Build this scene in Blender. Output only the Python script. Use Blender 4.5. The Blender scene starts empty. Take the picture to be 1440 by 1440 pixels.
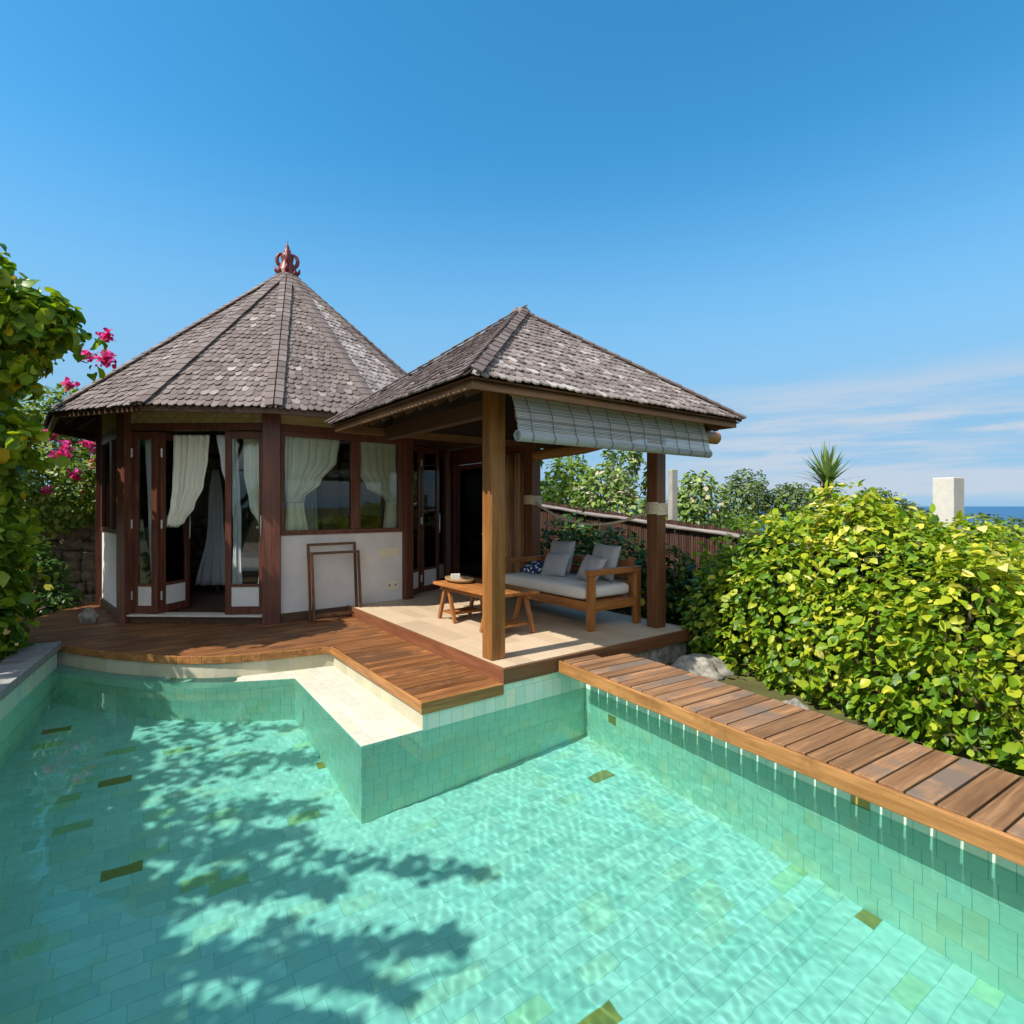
import bpy, math, random
import numpy as np
from mathutils import Vector, Matrix
random.seed(7); rng = np.random.default_rng(11)
S = bpy.context.scene
COL = S.collection
PI = math.pi
# ------------------------------------------------------------------ basics
CAMZ, FPX, CX, CY = 1.5, 775.0, 720.0, 712.0
U = Vector((-.595, .804, 0)).normalized()      # away from the viewer, to the left
V = Vector((U.y, -U.x, 0))                     # away from the viewer, to the right
UP = Vector((0, 0, 1))
O = Vector((-.085, 5.08, 0))                   # near corner of the pavilion floor

def P(px, py, z):                              # point of the ground plan at height z
    Y = (CAMZ - z) * FPX / (py - CY)
    return Vector(((px - CX) / FPX * Y, Y, z))

def L(x, y, z=0.0):                            # pavilion coordinates
    return O + V * x + U * y + UP * z

class Fr:
    def __init__(s, o, ex, ey=None):
        s.o = Vector(o); s.ex = Vector(ex).normalized()
        s.ey = Vector(ey).normalized() if ey is not None else UP.cross(s.ex).normalized()
        s.ez = s.ex.cross(s.ey).normalized()
    def p(s, x, y, z): return s.o + s.ex * x + s.ey * y + s.ez * z
PAV = Fr(O, V, U)
WORLD = Fr((0, 0, 0), (1, 0, 0), (0, 1, 0))

class MB:
    def __init__(s): s.v = []; s.f = []; s.r = []; s.uv = {}
    def vert(s, p, r=.5): s.v.append(tuple(p)); s.r.append(r); return len(s.v) - 1
    def face(s, idx, uv=None):
        s.f.append(tuple(idx))
        if uv: s.uv[len(s.f) - 1] = uv
    def poly(s, pts, r=.5, uv=None): s.face([s.vert(p, r) for p in pts], uv)
    def box(s, fr, x0, x1, y0, y1, z0, z1, r=.5):
        i = [s.vert(fr.p(x, y, z), r) for z in (z0, z1) for y in (y0, y1) for x in (x0, x1)]
        for q in ((0, 2, 3, 1), (4, 5, 7, 6), (0, 1, 5, 4), (2, 6, 7, 3), (0, 4, 6, 2), (1, 3, 7, 5)):
            s.face([i[k] for k in q])
    def prism(s, pts, dz, r=.5, uvf=None):      # pts: top outline counter-clockwise
        n = len(pts); a = [s.vert(p, r) for p in pts]; b = [s.vert(Vector(p) + Vector((0, 0, -dz)), r) for p in pts]
        s.face(a, [uvf(p) for p in pts] if uvf else None); s.face(b[::-1])
        for i in range(n):
            j = (i + 1) % n; s.face((b[i], b[j], a[j], a[i]))
    def tube(s, pts, rad, n=10, cap=True, r=.5):
        pts = [Vector(p) for p in pts]; m = len(pts)
        if not hasattr(rad, '__len__'): rad = [rad] * m
        rings = []; ref = None
        for i in range(m):
            t = (pts[min(i + 1, m - 1)] - pts[max(i - 1, 0)]).normalized()
            if ref is None: ref = Vector((1, 0, 0)) if abs(t.x) < .8 else Vector((0, 1, 0))
            a = (ref - t * ref.dot(t)).normalized(); ref = a; b = t.cross(a)
            rings.append([s.vert(pts[i] + (a * math.cos(2*PI*k/n) + b * math.sin(2*PI*k/n)) * rad[i], r) for k in range(n)])
        for i in range(m - 1):
            for k in range(n):
                j = (k + 1) % n; s.face((rings[i][k], rings[i][j], rings[i+1][j], rings[i+1][k]))
        if cap: s.face(rings[0][::-1]); s.face(rings[-1])
    def lathe(s, o, prof, n=20, r=.5):
        o = Vector(o); rings = [[s.vert(o + Vector((q*math.cos(2*PI*k/n), q*math.sin(2*PI*k/n), z)), r) for k in range(n)] for q, z in prof]
        for i in range(len(prof) - 1):
            for k in range(n):
                j = (k + 1) % n; s.face((rings[i][k], rings[i][j], rings[i+1][j], rings[i+1][k]))
        s.face(rings[0][::-1]); s.face(rings[-1])
    def grid(s, fn, nu, nv, r=.5):
        ix = [[s.vert(fn(i/nu, j/nv), r) for j in range(nv + 1)] for i in range(nu + 1)]
        for i in range(nu):
            for j in range(nv): s.face((ix[i][j], ix[i+1][j], ix[i+1][j+1], ix[i][j+1]))
    def build(s, name, mat, parent=None, smooth=False, bevel=0, solid=0, loc=None):
        off = Vector(loc) if loc is not None else Vector((0, 0, 0))
        base = off + (wloc(parent) if parent else Vector((0, 0, 0)))
        me = bpy.data.meshes.new(name)
        me.from_pydata([(x - base.x, y - base.y, z - base.z) for x, y, z in s.v], [], s.f)
        at = me.attributes.new('rnd', 'FLOAT', 'POINT'); at.data.foreach_set('value', s.r)
        if s.uv:
            ul = me.uv_layers.new(name='UVMap')
            for p in me.polygons:
                q = s.uv.get(p.index)
                if q:
                    for k, li in enumerate(p.loop_indices): ul.data[li].uv = q[k]
        if smooth: me.polygons.foreach_set('use_smooth', [True] * len(me.polygons))
        me.materials.append(mat); me.update()
        o = bpy.data.objects.new(name, me); COL.objects.link(o)
        o.location = off
        if parent: o.parent = parent
        if bevel:
            b = o.modifiers.new('edge', 'BEVEL'); b.width = bevel; b.segments = 2; b.limit_method = 'ANGLE'
        if solid:
            b = o.modifiers.new('thick', 'SOLIDIFY'); b.thickness = solid
        return o

def wloc(o):
    v = Vector((0, 0, 0))
    while o: v += o.location; o = o.parent
    return v
def tag(o, label=None, cat=None, group=None, kind=None):
    if label: o['label'] = label
    if cat: o['category'] = cat
    if group: o['group'] = group
    if kind: o['kind'] = kind
    return o
def thing(name, loc, label, cat, group=None):
    o = bpy.data.objects.new(name, None); COL.objects.link(o); o.location = loc; o.empty_display_size = .1
    return tag(o, label, cat, group)
def copy_tree(o, parent=None):
    c = o.copy(); COL.objects.link(c)
    if parent: c.parent = parent
    for ch in list(o.children): copy_tree(ch, c)
    return c

# ------------------------------------------------------------------ materials
class NT:
    def __init__(s, name):
        s.m = bpy.data.materials.new(name); s.m.use_nodes = True; s.t = s.m.node_tree; s.t.nodes.clear()
        s.out = s.n('ShaderNodeOutputMaterial')
    def n(s, ty, **kw):
        x = s.t.nodes.new(ty)
        for k, v in kw.items(): setattr(x, k, v)
        return x
    def l(s, a, b): s.t.links.new(a, b)
    def val(s, sock, v):
        if hasattr(v, 'links'): s.l(v, sock)
        else: sock.default_value = v
    def math(s, op, a, b=0.0, c=0.0):
        x = s.n('ShaderNodeMath', operation=op); s.val(x.inputs[0], a); s.val(x.inputs[1], b); s.val(x.inputs[2], c); return x.outputs[0]
    def ramp(s, fac, stops, interp='LINEAR'):
        x = s.n('ShaderNodeValToRGB'); x.color_ramp.interpolation = interp; e = x.color_ramp.elements
        while len(e) < len(stops): e.new(.5)
        for k, (p, c) in enumerate(stops):
            e[k].position = p; e[k].color = (*c, 1) if len(c) == 3 else c
        s.l(fac, x.inputs[0]); return x.outputs[0]
    def mix(s, f, a, b, blend='MIX'):
        x = s.n('ShaderNodeMix', data_type='RGBA', blend_type=blend); s.val(x.inputs[0], f)
        for k, q in ((6, a), (7, b)):
            if isinstance(q, tuple): x.inputs[k].default_value = (*q, 1)
            else: s.l(q, x.inputs[k])
        return x.outputs[2]
    def coords(s, kind='Object', scale=(1, 1, 1), rot=(0, 0, 0)):
        if kind == 'Position': src = s.n('ShaderNodeNewGeometry').outputs['Position']
        else: src = s.n('ShaderNodeTexCoord').outputs[kind]
        mp = s.n('ShaderNodeMapping'); s.l(src, mp.inputs[0]); mp.inputs['Scale'].default_value = scale
        mp.inputs['Rotation'].default_value = rot
        return mp.outputs[0]
    def noise(s, co, scale, detail=4, rough=.55, dist=0):
        x = s.n('ShaderNodeTexNoise'); s.l(co, x.inputs['Vector']); x.inputs['Scale'].default_value = scale
        x.inputs['Detail'].default_value = detail; x.inputs['Roughness'].default_value = rough; x.inputs['Distortion'].default_value = dist
        return x.outputs['Fac']
    def rnd(s): return s.n('ShaderNodeAttribute', attribute_name='rnd').outputs['Fac']
    def bsdf(s, col, rough=.6, spec=.4, bump=None, bstr=.3, bdist=.01, **kw):
        b = s.n('ShaderNodeBsdfPrincipled')
        if isinstance(col, tuple): b.inputs['Base Color'].default_value = (*col, 1)
        else: s.l(col, b.inputs['Base Color'])
        s.val(b.inputs['Roughness'], rough); b.inputs['Specular IOR Level'].default_value = spec
        if bump is not None:
            q = s.n('ShaderNodeBump'); q.inputs['Strength'].default_value = bstr; q.inputs['Distance'].default_value = bdist
            s.l(bump, q.inputs['Height']); s.l(q.outputs[0], b.inputs['Normal'])
        for k, v in kw.items(): b.inputs[k].default_value = v
        return b.outputs[0]
    def done(s, sh): s.l(sh, s.out.inputs[0]); return s.m

TH = math.atan2(V.y, V.x)
def wood(name, dark, light, axis='z', fine=1.0, rough=.5, spread=.5, spec=.35, rot=TH, wear=None):
    n = NT(name); sc = {'z': (14, 14, 1.0), 'x': (1.0, 14, 14), 'y': (14, 1.0, 14)}[axis]
    mp = n.n('ShaderNodeMapping'); r0 = n.n('ShaderNodeVectorRotate', rotation_type='Z_AXIS'); r0.inputs['Angle'].default_value = -rot
    n.l(n.n('ShaderNodeTexCoord').outputs['Object'], r0.inputs['Vector'])
    add = n.n('ShaderNodeVectorMath', operation='ADD'); n.l(r0.outputs[0], add.inputs[0])
    cmb = n.n('ShaderNodeCombineXYZ'); k = n.math('MULTIPLY', n.rnd(), 37.0)
    for i in range(3): n.l(k, cmb.inputs[i])
    n.l(cmb.outputs[0], add.inputs[1]); n.l(add.outputs[0], mp.inputs[0]); mp.inputs['Scale'].default_value = tuple(q * fine for q in sc)
    g = n.noise(mp.outputs[0], 1.6, 6, .62, .6); g2 = n.noise(mp.outputs[0], 5, 3, .6)
    f = n.math('ADD', n.math('MULTIPLY', g, .75), n.math('MULTIPLY', g2, .25))
    c = n.ramp(f, [(.36, dark), (.52, tuple(a*.5 + b*.5 for a, b in zip(dark, light))), (.63, light)])
    v = n.math('ADD', n.math('MULTIPLY', n.rnd(), spread), 1 - spread * .5)
    hs = n.n('ShaderNodeHueSaturation'); n.l(c, hs.inputs['Color']); n.l(v, hs.inputs['Value'])
    col = hs.outputs[0]
    if wear:
        w = n.noise(n.coords('Object', (1, 1, 1)), 2.3, 5, .65, .4)
        w = n.math('ADD', w, n.math('MULTIPLY', n.math('SUBTRACT', n.rnd(), .5), .35))
        col = n.mix(n.ramp(w, [(.50, (0, 0, 0)), (.70, (1, 1, 1))]), col, wear)
    return n.done(n.bsdf(col, rough, spec, f, .35, .004))

def plain(name, col, rough=.6, spec=.4, var=.12, scale=6, bstr=.15, **kw):
    n = NT(name); q = n.noise(n.coords('Object'), scale, 5, .6)
    d = tuple(c * (1 - var) for c in col); e = tuple(min(1, c * (1 + var)) for c in col)
    return n.done(n.bsdf(n.ramp(q, [(.3, d), (.7, e)]), rough, spec, q, bstr, .005, **kw))

def leaf_mat(name, stops, trans=.35, rough=.42, spec=.35):
    n = NT(name); c = n.ramp(n.rnd(), stops)
    q = n.noise(n.coords('Object'), 30, 2)
    hs = n.n('ShaderNodeHueSaturation'); n.l(c, hs.inputs['Color']); n.l(n.math('ADD', n.math('MULTIPLY', q, .5), .75), hs.inputs['Value'])
    a = n.bsdf(hs.outputs[0], rough, spec)
    tr = n.n('ShaderNodeBsdfTranslucent'); n.l(n.mix(1.0, hs.outputs[0], (1.0, 1.0, .45), 'MULTIPLY'), tr.inputs['Color'])
    mx = n.n('ShaderNodeMixShader'); mx.inputs[0].default_value = trans; n.l(a, mx.inputs[1]); n.l(tr.outputs[0], mx.inputs[2])
    return n.done(mx.outputs[0])

M = {}
M['redwood'] = wood('dark_red_wood', (.075, .023, .014), (.155, .055, .033), 'z', rough=.38)
M['brownwood'] = wood('dark_brown_wood', (.055, .027, .015), (.115, .060, .032), 'x', rough=.5)
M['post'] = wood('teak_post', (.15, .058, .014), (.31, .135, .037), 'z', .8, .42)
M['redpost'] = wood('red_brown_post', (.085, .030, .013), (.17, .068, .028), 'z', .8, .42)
M['teak_u'] = wood('teak_length', (.20, .070, .017), (.38, .155, .044), 'y', rough=.42, spread=.35)
M['teak_v'] = wood('teak_width', (.20, .070, .017), (.38, .155, .044), 'x', rough=.42, spread=.35)
M['teak_z'] = wood('teak_upright', (.20, .070, .017), (.38, .155, .044), 'z', rough=.42, spread=.35)
M['deck'] = wood('deck_board', (.12, .043, .014), (.35, .148, .050), 'x', .8, .5, .8, wear=(.11, .05, .022))
M['fascia'] = wood('oiled_fascia', (.19, .075, .020), (.40, .18, .055), 'y', .8, .45, rot=TH)
M['fascia_v'] = wood('oiled_fascia_across', (.19, .085, .022), (.42, .22, .07), 'x', .8, .45)
M['edgeboard'] = wood('red_edge_board', (.12, .04, .018), (.22, .085, .038), 'y', .8, .45)
M['edgeboard_v'] = wood('red_edge_board_across', (.12, .045, .02), (.22, .095, .042), 'x', .8, .45)
M['eavewood'] = wood('eave_board', (.11, .05, .022), (.23, .12, .055), 'x', .7, .55)
M['eavewood_u'] = wood('eave_board_deep', (.11, .05, .022), (.23, .12, .055), 'y', .7, .55)
M['frieze'] = wood('frieze_board', (.26, .19, .085), (.44, .34, .17), 'x', .8, .55)
M['log'] = wood('varnished_log', (.22, .10, .03), (.42, .21, .07), 'x', .5, .4)
M['log_u'] = wood('varnished_log_deep', (.22, .10, .03), (.42, .21, .07), 'y', .5, .4)
M['bamboo'] = wood('bamboo_cane', (.17, .085, .03), (.42, .25, .10), 'z', .8, .4, 1.2)
M['fencecane'] = wood('fence_cane', (.04, .017, .011), (.10, .05, .032), 'z', .9, .6, .9)
M['railwood'] = wood('bleached_rail', (.13, .11, .10), (.28, .25, .22), 'x', 1, .6, rot=-.86)
WALK_ROT = math.atan2(.536, .844)
M['walk'] = wood('weathered_board', (.15, .070, .030), (.37, .195, .090), 'x', .75, .6, .6, rot=WALK_ROT, wear=(.16, .115, .085))
M['walkfascia'] = wood('walk_fascia', (.20, .085, .022), (.42, .20, .065), 'y', .8, .45, rot=WALK_ROT, wear=(.15, .065, .022))
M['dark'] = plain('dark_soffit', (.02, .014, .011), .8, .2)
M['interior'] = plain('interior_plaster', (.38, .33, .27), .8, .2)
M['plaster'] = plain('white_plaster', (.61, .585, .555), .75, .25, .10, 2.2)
M['curtain'] = plain('cream_cloth', (.80, .78, .67), .9, .1, .05, 30, **{})
M['linen'] = plain('white_linen', (.74, .75, .78), .9, .1, .05, 20)
M['canvas'] = plain('grey_canvas', (.36, .36, .37), .95, .1, .06, 90, .3)
M['cushion'] = plain('pale_canvas', (.60, .57, .52), .95, .1, .05, 60, .3)
M['steel'] = plain('brushed_steel', (.62, .61, .58), .35, .5, .05, 40, Metallic=.9)
M['ivory'] = plain('ivory_plastic', (.70, .64, .46), .35, .5, .03)
M['socket'] = plain('grey_plastic', (.25, .25, .24), .4, .5, .03)
M['yellow'] = plain('yellow_tag', (.75, .50, .04), .4, .5, .05)
M['rope'] = plain('sisal_rope', (.60, .51, .38), .9, .1, .2, 60, .5)
M['finial'] = plain('red_carved_wood', (.15, .022, .016), .45, .4, .3, 14, .4)
M['stone'] = plain('rough_stone', (.13, .10, .07), .9, .2, .5, 9, 1.0)
M['whitestone'] = plain('pale_stone', (.26, .24, .20), .9, .2, .6, 11, 1.0)
M['coping'] = plain('grey_coping', (.27, .26, .25), .75, .3, .22, 9, .4)
M['concrete'] = plain('cream_concrete', (.50, .47, .41), .85, .2, .08, 7, .3)
M['coping2'] = plain('weathered_concrete', (.33, .31, .27), .85, .2, .15, 7, .4)
M['bark'] = plain('bark', (.16, .11, .07), .9, .15, .4, 12, .9)
M['tray'] = plain('woven_tray', (.30, .19, .09), .7, .2, .3, 50, .6)

n = NT('patterned_cloth')                       # navy and white floral print
vo = n.n('ShaderNodeTexVoronoi'); n.l(n.coords('Object', (1, 1, 1)), vo.inputs['Vector']); vo.inputs['Scale'].default_value = 17
M['print'] = n.done(n.bsdf(n.ramp(n.math('ADD', vo.outputs['Distance'], n.math('MULTIPLY', n.noise(n.coords('Object'), 30), .3)), [(.5, (.75, .75, .73)), (.56, (.03, .05, .13))]), .9, .1))

n = NT('window_glass')                          # clear architectural glass
tr = n.n('ShaderNodeBsdfTransparent'); tr.inputs[0].default_value = (.93, .97, .955, 1)
gl = n.n('ShaderNodeBsdfGlossy'); gl.inputs['Roughness'].default_value = .0
fr_ = n.n('ShaderNodeFresnel'); fr_.inputs[0].default_value = 1.45
mx = n.n('ShaderNodeMixShader'); n.l(n.math('MULTIPLY', fr_.outputs[0], 1.0), mx.inputs[0]); n.l(tr.outputs[0], mx.inputs[1]); n.l(gl.outputs[0], mx.inputs[2])
M['glass'] = n.done(mx.outputs[0])

n = NT('wood_shingle')
co = n.coords('Object'); a = n.noise(co, 1.1, 4); b = n.noise(n.coords('Object', (18, 18, 18)), 1, 4, .65)
r_ = n.rnd()
f = n.math('ADD', n.math('MULTIPLY', r_, .62), n.math('ADD', n.math('MULTIPLY', a, .22), n.math('MULTIPLY', b, .22)))
c = n.ramp(f, [(.12, (.070, .051, .045)), (.42, (.136, .104, .093)), (.66, (.205, .167, .150)), (.80, (.34, .295, .27)), (.97, (.53, .485, .45))])
M['shingle'] = n.done(n.bsdf(c, .8, .25, b, .5, .004))

n = NT('bleached_blind')
co = n.coords('Object'); b = n.noise(n.coords('Object', (3, 3, 40)), 3, 4)
c = n.ramp(n.math('ADD', n.math('MULTIPLY', n.rnd(), .6), n.math('MULTIPLY', b, .4)), [(.15, (.15, .18, .195)), (.8, (.42, .46, .48))])
M['blind'] = n.done(n.bsdf(c, .75, .2))
M['string'] = plain('dark_string', (.10, .10, .10), .9, .1)

def tile_mat(name, tw, th, cols, grout, gw=.004, rough=.45, spec=.4, tex=.25, mott=9, uvname=True, bstr=.3):
    n = NT(name); uv = n.n('ShaderNodeUVMap').outputs[0]
    sp = n.n('ShaderNodeSeparateXYZ'); n.l(uv, sp.inputs[0])
    v = n.math('DIVIDE', sp.outputs[1], th); row = n.math('FLOOR', v)
    shift = n.math('MULTIPLY', n.math('FRACT', n.math('MULTIPLY', n.math('SINE', n.math('MULTIPLY', row, 12.9898)), 43.7)), 1.0)
    u = n.math('ADD', n.math('DIVIDE', sp.outputs[0], tw), shift); cl = n.math('FLOOR', u)
    cb = n.n('ShaderNodeCombineXYZ'); n.l(cl, cb.inputs[0]); n.l(row, cb.inputs[1])
    wn = n.n('ShaderNodeTexWhiteNoise', noise_dimensions='2D'); n.l(cb.outputs[0], wn.inputs['Vector'])
    mo = n.noise(n.coords('Position'), mott, 6, .65, .3); big = n.noise(n.coords('Position'), 1.3, 3)
    c = n.ramp(wn.outputs['Value'], cols, 'CONSTANT')
    hs = n.n('ShaderNodeHueSaturation'); n.l(c, hs.inputs['Color'])
    n.l(n.math('ADD', 1 - tex * .9, n.math('MULTIPLY', n.math('ADD', mo, n.math('MULTIPLY', big, .8)), tex)), hs.inputs['Value'])
    fu = n.math('FRACT', u); fv = n.math('FRACT', v)
    du = n.math('MULTIPLY', n.math('MINIMUM', fu, n.math('SUBTRACT', 1.0, fu)), tw)
    dv = n.math('MULTIPLY', n.math('MINIMUM', fv, n.math('SUBTRACT', 1.0, fv)), th)
    d = n.math('MINIMUM', du, dv); g = n.math('LESS_THAN', d, gw * .5)
    col = n.mix(g, hs.outputs[0], grout)
    h = n.math('ADD', n.math('MINIMUM', n.math('MULTIPLY', d, 80.0), .5), n.math('MULTIPLY', mo, .4))
    return n.done(n.bsdf(col, rough, spec, h, bstr, .006))
G1, G2, G3, G4, G5, BR = (.50, .62, .55), (.56, .655, .585), (.45, .59, .52), (.56, .625, .50), (.54, .67, .605), (.38, .25, .06)
M['pooltile'] = tile_mat('green_stone_tile', .235, .115, [(0, G1), (.2, G2), (.42, G5), (.62, G3), (.72, G2), (.84, G4), (.955, (.52, .62, .42)), (.975, (.46, .50, .26)), (.986, BR)], (.33, .48, .41), .004)
M['poolwall'] = tile_mat('green_wall_tile', .115, .20, [(0, (.54, .70, .55)), (.2, (.60, .72, .57)), (.40, (.63, .72, .55)), (.60, (.50, .68, .54)), (.70, (.57, .73, .60)), (.86, (.66, .71, .52)), (.95, (.60, .66, .46)), (.985, BR)], (.24, .46, .38), .004)
M['ledge'] = tile_mat('pale_ledge_tile', .235, .115, [(0, (.47, .45, .36)), (.4, (.51, .48, .39)), (.7, (.44, .43, .35)), (.9, (.48, .46, .34)), (.985, (.5, .33, .08))], (.38, .36, .29), .004, .8, .2, .55, 16)
M['curb'] = tile_mat('pale_curb_tile', .235, .20, [(0, (.44, .41, .29)), (.4, (.48, .44, .31)), (.8, (.41, .39, .27)), (.96, (.40, .27, .06))], (.5, .46, .34), .003, .7, .2, .3, 20)
M['floortile'] = tile_mat('beige_floor_tile', .60, .20, [(0, (.45, .335, .22)), (.3, (.50, .38, .255)), (.6, (.42, .315, .21)), (.8, (.48, .365, .24))], (.34, .255, .17), .003, .5, .35, .25, 12)

n = NT('pool_water')
g = n.n('ShaderNodeBsdfGlass'); g.inputs['IOR'].default_value = 1.33; g.inputs['Roughness'].default_value = 0; g.inputs['Color'].default_value = (.63, .985, .935, 1)
M['water'] = n.done(g.outputs[0])
n = NT('sea_water')
co = n.coords('Position', (.004, .02, 1)); q = n.noise(co, 1, 6, .6)
M['sea'] = n.done(n.bsdf(n.ramp(q, [(.35, (.005, .060, .155)), (.7, (.010, .095, .21))]), .35, .12))
n = NT('soil_and_grass')
co = n.coords('Position'); q = n.noise(co, .9, 8, .65); q2 = n.noise(co, .07, 4)
c = n.ramp(n.math('ADD', n.math('MULTIPLY', q, .6), n.math('MULTIPLY', q2, .4)), [(.36, (.06, .045, .028)), (.5, (.085, .085, .03)), (.62, (.15, .13, .06))])
M['ground'] = n.done(n.bsdf(c, .95, .1, q, .8, .06))

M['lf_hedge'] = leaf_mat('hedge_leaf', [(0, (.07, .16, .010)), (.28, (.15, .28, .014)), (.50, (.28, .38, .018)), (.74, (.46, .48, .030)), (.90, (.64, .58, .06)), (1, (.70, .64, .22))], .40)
M['lf_tree'] = leaf_mat('tree_leaf', [(0, (.045, .125, .018)), (.35, (.13, .25, .018)), (.65, (.28, .38, .022)), (.93, (.40, .45, .03)), (.96, (.55, .40, .02)), (1, (.62, .42, .02))], .48, .38)
M['lf_boug'] = leaf_mat('creeper_leaf', [(0, (.05, .12, .015)), (.5, (.14, .23, .025)), (1, (.30, .34, .06))], .42)
M['flower'] = leaf_mat('magenta_bract', [(0, (.50, .015, .12)), (.6, (.68, .03, .24)), (1, (.75, .10, .40))], .4, .6, .1)
M['lf_shrub'] = leaf_mat('shrub_leaf', [(0, (.02, .06, .014)), (.5, (.05, .12, .02)), (.8, (.10, .19, .025)), (.93, (.30, .36, .04)), (1, (.50, .46, .07))], .35)
M['lf_milk'] = leaf_mat('pale_shrub_leaf', [(0, (.075, .14, .03)), (.45, (.19, .29, .06)), (.8, (.31, .39, .10)), (.9, (.5, .42, .33)), (1, (.6, .5, .45))], .35)
M['lf_far'] = leaf_mat('far_leaf', [(0, (.05, .085, .022)), (.5, (.12, .18, .04)), (1, (.23, .28, .07))], .3)
M['lf_bright'] = leaf_mat('bright_leaf', [(0, (.06, .13, .015)), (.5, (.15, .25, .025)), (1, (.32, .40, .05))], .4)
M['lf_yucca'] = leaf_mat('yucca_leaf', [(0, (.05, .10, .03)), (.6, (.12, .21, .05)), (1, (.27, .34, .09))], .25, .4)

# ------------------------------------------------------------------ leaves
TEMPL = {
 'oval': (np.array([(0, 0, 0), (-.27, .22, .06), (0, .25, 0), (.27, .22, .06), (-.36, .55, .09), (0, .56, .02), (.36, .55, .09), (-.2, .85, .03), (0, .86, 0), (.2, .85, .03), (0, 1.04, -.06)]),
          [(0, 2, 1), (0, 3, 2), (1, 2, 5, 4), (2, 3, 6, 5), (4, 5, 8, 7), (5, 6, 9, 8), (7, 8, 10), (8, 9, 10)]),
 'round': (np.array([(0, .05, 0), (-.42, .12, .08), (0, .3, 0), (.42, .12, .08), (-.52, .5, .10), (0, .56, .03), (.52, .5, .10), (-.3, .85, .03), (0, .86, 0), (.3, .85, .03), (0, 1.05, -.1)]),
          [(0, 2, 1), (0, 3, 2), (1, 2, 5, 4), (2, 3, 6, 5), (4, 5, 8, 7), (5, 6, 9, 8), (7, 8, 10), (8, 9, 10)]),
 'quad': (np.array([(0, 0, 0), (-.32, .5, .08), (.32, .5, .08), (0, 1, -.03)]), [(0, 2, 3, 1)]),
}
def unit(a): return a / np.maximum(1e-9, np.linalg.norm(a, axis=-1, keepdims=True))
def leaves(name, pos, nrm, grow, size, mat, parent, shape='oval', rnd=None):
    tv, tf = TEMPL[shape]; N = len(pos); k = len(tv)
    base = np.array(wloc(parent)) if parent else np.zeros(3)
    nz = unit(nrm); gy = unit(grow - nz * (grow * nz).sum(1, keepdims=True)); gx = np.cross(gy, nz)
    sz = np.asarray(size).reshape(-1, 1, 1) * np.ones((N, 1, 1))
    t = tv[None] * sz * (1 + rng.normal(0, .06, (N, k, 3)))
    t = t * np.stack([rng.uniform(.68, 1.15, N), np.ones(N), rng.uniform(-.3, 2.6, N)], 1)[:, None, :]
    vs = pos[:, None, :] + t[..., 0:1]*gx[:, None] + t[..., 1:2]*gy[:, None] + t[..., 2:3]*nz[:, None] - base
    loops = np.concatenate([np.array(f) for f in tf]); lens = np.array([len(f) for f in tf]); nl = len(loops)
    li = (loops[None] + (np.arange(N) * k)[:, None]).ravel(); lt = np.tile(lens, N)
    me = bpy.data.meshes.new(name)
    me.vertices.add(N * k); me.vertices.foreach_set('co', vs.reshape(-1).astype(np.float32))
    me.loops.add(len(li)); me.loops.foreach_set('vertex_index', li.astype(np.int32))
    me.polygons.add(len(lt)); me.polygons.foreach_set('loop_start', np.concatenate([[0], np.cumsum(lt)[:-1]]).astype(np.int32))
    me.polygons.foreach_set('loop_total', lt.astype(np.int32))
    me.polygons.foreach_set('use_smooth', np.ones(len(lt), bool))
    if rnd is None: rnd = rng.random(N)
    at = me.attributes.new('rnd', 'FLOAT', 'POINT'); at.data.foreach_set('value', np.repeat(np.clip(rnd, 0, 1), k).astype(np.float32))
    me.materials.append(mat); me.update(calc_edges=True); me.validate()
    o = bpy.data.objects.new(name, me); COL.objects.link(o)
    if parent: o.parent = parent
    return o
def blob_points(blobs, N, depth=.16, bump=.10, inner=.8):
    b = np.array(blobs, float); w = b[:, 3]*b[:, 4] + b[:, 4]*b[:, 5] + b[:, 3]*b[:, 5]
    out_p, out_n = [], []; got = 0
    ph = rng.random((6, 3)) * 6
    while got < N:
        i = rng.choice(len(b), N, p=w / w.sum()); d = unit(rng.normal(size=(N, 3)))
        rr = 1 - np.abs(rng.normal(0, depth, N))
        p = b[i, :3] + d * b[i, 3:] * rr[:, None]
        wob = sum(np.sin(p @ (ph[k] - 3) * 1.7 + ph[k][0]) for k in range(6)) / 6
        p = p + d * (wob * bump)[:, None] * b[i, 3:].min(1)[:, None]
        q = ((p[:, None, :] - b[None, :, :3]) / b[None, :, 3:]); r2 = (q ** 2).sum(-1)
        r2[np.arange(N), i] = 9
        ok = r2.min(1) > inner ** 2
        nn = unit(d / b[i, 3:]); out_p.append(p[ok]); out_n.append(nn[ok]); got += ok.sum()
    return np.concatenate(out_p)[:N], np.concatenate(out_n)[:N]
def clump_noise(p, s=1.5, seed=3):
    r = np.random.default_rng(seed); k = r.normal(size=(5, 3)) * s; ph = r.random(5) * 6
    return sum(np.sin(p @ k[i] + ph[i]) for i in range(5)) / 5
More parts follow.
